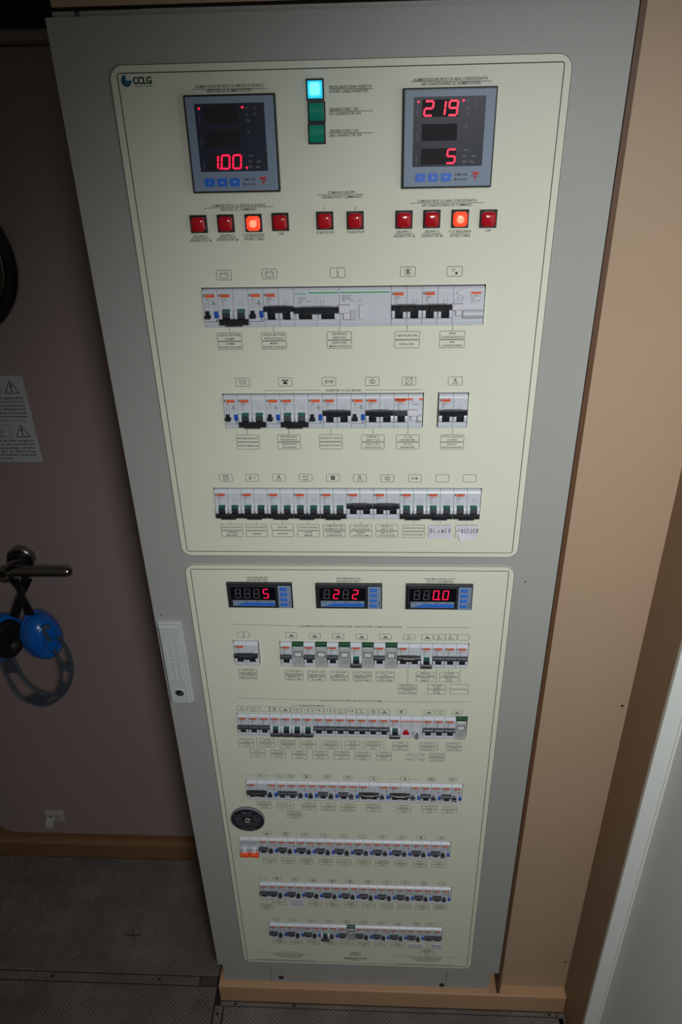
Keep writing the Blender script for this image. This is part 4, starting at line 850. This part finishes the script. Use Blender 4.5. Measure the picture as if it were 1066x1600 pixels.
for i, (x, z) in enumerate(RBTN): pbutton(x, z-.4, i in (2, 8))
for i, (x, z) in enumerate(GBTN):
    o = put('indicator_lamp', MB().cbox(-9.2, 9.2, -10, 10, 0, -4, 1.0), 'black', cab); o.location = (x*S, -1.4*S, z*S)
    mb = MB(); prof = [(-4,-8.2),(-6.5,-8),(-7.6,-5),(-8,0),(-7.6,5),(-6.5,8),(-4,8.2)]; mb.prism(prof, -7.6, 7.6)
    put('lens', mb, 'cyan' if i == 0 else 'greenlens', o, True)
    if i == 0: put('lit_halo', MB().slab(rrect(-6.8, 6.8, -6.6, 7.6, 3, 4), -8.25, -8.0), 'cyanmid', o)
    if i == 0: put('lit_core', MB().slab(rrect(-5.2, 5.2, -4.8, 6.2, 3, 4), -8.35, -8.0), 'cyancore', o)
    if i == 0: o['label'] = 'top indicator lamp glowing cyan'

# ---- meters
SEG = {'0':'abcdef','1':'bc','2':'abged','3':'abgcd','4':'fgbc','5':'afgcd','6':'afgedc','7':'abc','8':'abcdefg','9':'abcdfg'}
def digit(mb, ch, x, z, w, h, y, t=1.4, sl=0.12):
    P_ = {'a':((0,h),(w,h)),'b':((w,h),(w,h/2)),'c':((w,h/2),(w,0)),'d':((0,0),(w,0)),'e':((0,0),(0,h/2)),'f':((0,h/2),(0,h)),'g':((0,h/2),(w,h/2))}
    for s_ in SEG[ch]:
        (a, b), (c, d) = P_[s_]; L = Vector((c-a, d-b)); u = L.normalized()*0.35
        mb.line(x+a+u.x+sl*b, z+b+u.y, x+c-u.x+sl*d, z+d-u.y, y, t)
def meter96(c, sc, rows_, lbl):
    x0 = sum(p[0] for p in (c[0], c[3]))/2; x1 = sum(p[0] for p in (c[1], c[2]))/2; z1 = (c[0][1]+c[1][1])/2; z0 = (c[2][1]+c[3][1])/2
    o = put('panel_meter', MB().cbox(x0-.8, x1+.8, z0-.8, z1+.8, -1.4, -11.5, 1), 'black', cab, label=lbl)
    put('meter_face', MB().cbox(x0+.8, x1-.8, z0+.8, z1-.8, -11.5, -12.5, .4), 'meterface', o)
    sx0, sz1 = sc[0]; sx1, sz0 = sc[1]; sx0 = x0+10.0; sx1 = x1-10.8; sz1 = z1-7.4; sz0 = z0+20.5
    put('screen', MB().cbox(sx0, sx1, sz0, sz1, -12.5, -12.9, .2), 'screen', o)
    Y = -13.05; W = sx1-sx0; H = sz1-sz0
    led = MB(); gp = MB()
    for t, zr in rows_:
        for i, ch in enumerate(t.replace('.', '')):
            if ch != ' ': digit(led, ch, sx0+W*(.145+.17*i), sz0+H*zr, W*.115, H*.20, Y, 1.9, .10)
    led.disc(sx0+W*.065, sz1-H*.065, 1.2, Y); led.disc(sx0+W*.69, sz1-H*.06, 1.3, Y)
    if lbl.startswith('left'): led.disc(sx0+W*.69, sz0+H*.055, 1.3, Y); led.disc(sx0+W*.295, sz0+H*.045, 1.0, Y)
    put('led_digits', led, 'led', o, recalc=False)
    for t, a, b in (('V',.75,.93),('A',.75,.84),('VA',.76,.75),('W',.75,.58),('var',.76,.24),('Hz',.75,.15),('PF',.75,.065),('k',.87,.93),('M',.87,.84),('al',.87,.15),('dmd',.85,.065)): text(gp, t, sx0+W*a, sz0+H*b, 1.5*len(t)+.8, 2.3, Y)
    for b in (.78, .44, .1): 
        for q in range(4): gp.rect(sx0+W*.05, sx0+W*.05+1, sz0+H*b-3+q*2.1, sz0+H*b-2+q*2.1, Y)
    put('unit_print', gp, 'greyprint', o, recalc=False)
    for zr in (.74, .40, .05): put('digit_window', MB().rect(sx0+W*.12, sx0+W*.62, sz0+H*(zr-.02), sz0+H*(zr+.22), Y+.06), 'window', o, recalc=False)
    kx = x0+13.2
    for i in range(3):
        a = kx+i*13.8; k = put('meter_key', MB().slab(rrect(a, a+10.8, z0+5.8, z0+14, 1.6, 3), -12.5, -13.6), 'keyblue', o)
        s_ = MB(); mx_, mz_ = a+5.4, z0+9.9
        if i == 0: text(s_, 'S', mx_, mz_, 1.8, 2.6, -13.75)
        elif i == 1: s_.flat([(mx_-1.8,mz_-1.0),(mx_+1.8,mz_-1.0),(mx_,mz_+1.3)], -13.75)
        else: s_.flat([(mx_-1.8,mz_+1.2),(mx_+1.8,mz_+1.2),(mx_,mz_-1.1)], -13.75)
        put('key_symbol', s_, 'keyprint', o, recalc=False)
    t = MB(); text(t, 'WM12-96', x0+62, z0+12.4, 13.5, 2.8, -12.7); text(t, 'Multimeter', x0+62, z0+7.8, 14, 2.3, -12.7); tx = x0+77.5; t.line(tx-4.5, z0+10.4, tx+4.5, z0+10.4, -12.85, .5)
    put('model_print', t, 'ink', o, recalc=False)
    t = MB(); t.flat([(tx-3.9,z0+14.6),(tx+3.9,z0+14.6),(tx+2.5,z0+11.4),(tx-2.5,z0+11.4)], -12.7); t.flat([(tx-1.6,z0+9.8),(tx+1.6,z0+9.8),(tx,z0+6)], -12.7)
    put('maker_logo', t, 'red', o, recalc=False)
meter96(M96[0], SCREEN[0], [('100', 0.045)], 'left large digital meter reading 1.00')
meter96(M96[1], SCREEN[1], [('219', 0.74), ('  5', 0.05)], 'right large digital meter reading 219 and 5')
def meter48(c, s, lit, lbl):
    x0 = (c[0][0]+c[3][0])/2; x1 = (c[1][0]+c[2][0])/2; z1 = (c[0][1]+c[1][1])/2-3.6; z0 = (c[2][1]+c[3][1])/2+2.5
    o = put('panel_meter', MB().cbox(x0, x1, z0, z1, -1.4, -7, 1.2), 'black', cab, label=lbl)
    fx = x1-21
    put('display_frame', MB().box(x0+4, fx-2, -8.5, -7, z0+2.4, z0+3.4).box(x0+4, fx-2, -8.5, -7, z1-4.4, z1-3.4).box(x0+4, x0+5, -8.5, -7, z0+3.4, z1-4.4).box(fx-3, fx-2, -8.5, -7, z0+3.4, z1-4.4), 'darkgrey', o)
    put('screen', MB().cbox(x0+5, fx-3, z0+3.4, z1-4.4, -7, -7.4, .2), 'screen2', o)
    put('key_strip', MB().cbox(fx, x1-1.8, z0+1.6, z1-3, -7, -8.2, .4), 'lightgrey' if False else 'meterface', o)
    for i in range(4): 
        put('meter_key', MB().cbox(fx+3.4, fx+13.2, z1-11-i*9.3, z1-5.2-i*9.3, -8.2, -8.9, .4), 'keyblue', o)
    s2 = MB(); 
    for i in range(4): zc = z1-8.1-i*9.3; s2.poly([(fx+6,zc-.8),(fx+8.3,zc+1),(fx+10.6,zc-.8)] if i % 2 else [(fx+6,zc),(fx+10.6,zc)], -9.0, .5)
    put('key_symbol', s2, 'keyprint', o, recalc=False)
    t = MB(); text(t, 'UM1-35', fx+16.6, z0+10, 10, 2.2, -8.35, rot=-math.pi/2); put('model_print', t, 'ink', o, recalc=False)
    W = fx-3-(x0+5); gh = MB(); led = MB()
    for i, ch in enumerate(s):
        X = x0+5+W*(.10+.205*i) ; Zd = z0+19.5; h = 15.5; w = 7.2
        if lit[i] == '1':
            for q in SEG['8']:
                if q not in SEG[ch]: pass
            digit(led, ch, X, Zd, w, h, -7.62, 1.45, .08)
            if s == '8800' and i == 2: led.disc(X+w+2.2, Zd, 1.2, -7.62)
        else: digit(gh, '8', X, Zd, w, h, -7.6, 1.0, .08); gh.disc(X+w+2, Zd, .6, -7.6)
    put('led_digits', led, 'led', o, recalc=False); put('unlit_digits', gh, 'ghost', o, recalc=False)
    put('scale_strip', MB().cbox(x0+7, fx-5, z0+4.8, z0+15.2, -7.3, -7.8, .1), 'meterface', o)
    put('blue_wedge', MB().flat([(x0+10,z0+5.6),(fx-5.5,z0+5.6),(fx-5.5,z0+11.2),(x0+26,z0+11.2)], -7.95), 'keyblue', o, recalc=False)
    t = MB(); [text(t, u, x0+12+i*16.5, z0+13.2, 7, 1.9, -7.95) for i, u in enumerate(('SET V', 'SET R', 'SET P', 'SET S'))]; put('scale_print', t, 'ink', o, recalc=False)
meter48(M48[0], '8885', '0001', 'left small digital meter reading 5')
meter48(M48[1], '8282', '0101', 'middle small digital meter reading 2 2')
meter48(M48[2], '8800', '0011', 'right small digital meter reading 0.0')
rehome(cab)

# ------------------------------------------------------------------ labels and the disc stuck onto the plates
STRK = {'B':[[(0,0),(0,1),(.6,.9),(.6,.6),(0,.5),(.7,.4),(.65,.05),(0,0)]],'L':[[(0,1),(0,0),(.5,0)]],'O':[[(.1,.2),(.3,.6),(.6,.5),(.6,.15),(.3,0),(.1,.2)]],
 'W':[[(0,.9),(.2,0),(.4,.6),(.6,0),(.8,.9)]],'E':[[(.6,1),(0,1),(0,0),(.6,0)],[(0,.5),(.5,.5)]],'R':[[(0,0),(0,1),(.6,.9),(.5,.55),(0,.5),(.7,0)]],'F':[[(0,0),(0,1),(.6,1)],[(0,.55),(.5,.55)]],'Z':[[(0,.9),(.6,.9),(0,0),(.7,.05)]]}
def hand(mb, word, x, z, w, h, yf, dz=0):
    n = len(word)
    for i, ch in enumerate(word):
        for st in STRK[ch]:
            mb.poly([(x+(i+p*.72+.0)*w/n, z+q*h+dz*i) for p, q in st], yf, .75)
(a, b, c, d) = PAPER[0]
bl = put('paper_label', MB().slab([d, c, b, a], -1.5, -1.85), 'paper', None, label='white paper slip handwritten BLOWER stuck below the breakers', category='label', group='handwritten paper slips')
t = MB(); hand(t, 'BLOWER', a[0]+2.5, a[1]-12.5, 31, 7, -2.0); put('handwriting', t, 'pen', bl, recalc=False)
(a, b, c, d) = PAPER[1]
mb = MB(); nx, nz = 8, 5; vs = []
for j in range(nz+1):
    for i in range(nx+1):
        u, v = i/nx, j/nz; x = (a[0]*(1-u)+b[0]*u)*(1-v)+(d[0]*(1-u)+c[0]*u)*v; z = (a[1]*(1-u)+b[1]*u)*(1-v)+(d[1]*(1-u)+c[1]*u)*v
        cl = max(0, (1-u)*.9+v-1.15)*5; vs.append((x, -1.7-cl, z))
for j in range(nz):
    for i in range(nx): pass
mb.add(vs, [(j*(nx+1)+i, j*(nx+1)+i+1, (j+1)*(nx+1)+i+1, (j+1)*(nx+1)+i) for j in range(nz) for i in range(nx)])
mb.add([(x, y+.25, z) for x, y, z in vs], [(j*(nx+1)+i, (j+1)*(nx+1)+i, (j+1)*(nx+1)+i+1, j*(nx+1)+i+1) for j in range(nz) for i in range(nx)])
fz_ = put('paper_label', mb, 'paper', None, recalc=False, label='white paper slip handwritten FREEZER with a curled lower left corner', category='label', group='handwritten paper slips')
t = MB(); hand(t, 'FREEZER', a[0]+4.5, a[1]-12.5, 29, 6.5, -2.3, .15); put('handwriting', t, 'pen', fz_, recalc=False)
for q, tx, lb in ((2, 'LUCI VANO/ENGINE ROOM LIGHTS', 'white printed label strip under the second lowest breaker row'),
                  (3, 'LUCI DOCCIA/SHOWER LIGHTS', 'white printed label strip under the lowest row, left of two'),
                  (4, 'PRESE/OUTLETS', 'white printed label strip at the right end of the lowest row')):
    a, b, c, d = PAPER[q]; X0_, X1_, Z0_, Z1_ = (a[0]+d[0])/2, (b[0]+c[0])/2, (c[1]+d[1])/2, (a[1]+b[1])/2
    if q > 2: Z1_ += 1
    o = put('label_strip', MB().box(X0_, X1_, -1.9, -1.5, Z0_, Z1_), 'paper', None, label=lb, category='label', group='printed white label strips')
    t = MB(); mx_ = (X0_+X1_)/2; hh = Z1_-Z0_
    for i, u in enumerate(tx.split('/')): text(t, u, mx_, Z1_-hh*(.25+.42*i), (X1_-X0_)*.8, 2.3, -2.0)
    t.line(X0_+2, (Z0_+Z1_)/2, X1_-2, (Z0_+Z1_)/2, -2.0, .35); put('lettering', t, 'noticeink', o, recalc=False)
dx, dz = DISC[0]; dx -= 1; dz -= 1; dr_ = 30.5
ds = put('round_disc', MB().lathe([(dr_,0),(dr_,4.2),(dr_-.8,5)], (dx,-1.5,dz), (0,-1,0), (0,0,1), n=48), 'black', None, True, label='black round disc with white lettering and a centre hole stuck to the lower left', category='disc')
put('rim', MB().lathe([(dr_+.2,1.5),(dr_+.4,5),(dr_-.8,5.5),(dr_-1.2,5)], (dx,-1.5,dz), (0,-1,0), (0,0,1), n=48, caps=False), 'greyprint', ds, True)
put('centre_ring', MB().lathe([(3.6,5),(3.6,6),(4.6,6.2),(5,5)], (dx,-1.5,dz), (0,-1,0), (0,0,1), n=24, caps=False), 'lightgrey', ds, True)
t = MB(); Yd = -6.65
text(t, '\u00b7PICO\u00b7', dx, dz+19.5, 22, 5.2, Yd); text(t, 'BATTERY MANAGEMENT SYSTEM', dx, dz+12.5, 46, 2.2, Yd)
for i in range(4): text(t, ('VOLTAGE', 'CURRENT', 'CAPACITY', 'TIME')[i], dx-17, dz+7-3*i, 15-i, 1.7, Yd); text(t, ('TANK LEVEL', 'BAROMETER', 'TEMPERATURE', 'INCLINE')[i], dx+17, dz+7-3*i, 16-i, 1.7, Yd)
for i, w_ in enumerate((40, 44, 34, 0, 22, 30, 26)):
    if w_: text(t, ('INSTALLATION BY QUALIFIED STAFF ONLY', 'READ THE MANUAL BEFORE FIRST USE', 'KEEP THIS DISC WITH THE BOAT', '', 'MADE IN EUROPE', '12 V AND 24 V DC SYSTEMS', 'DO NOT COVER')[i], dx, dz-7-3.1*i, w_, 1.6, Yd)
put('lettering', t, 'greyprint', ds, recalc=False)
# bits of dirt on the floor
put('floor_debris', MB().tube([(-560,140,FZ+1),(-540,134,FZ+3),(-522,140,FZ+1)], 1.5, n=6, up=(0,0,1)).tube([(-545,150,FZ+1),(-538,130,FZ+2)], 1.2, n=6, up=(0,0,1)), 'dirt', None, label='small dark twig of debris on the left floor panel', category='debris')
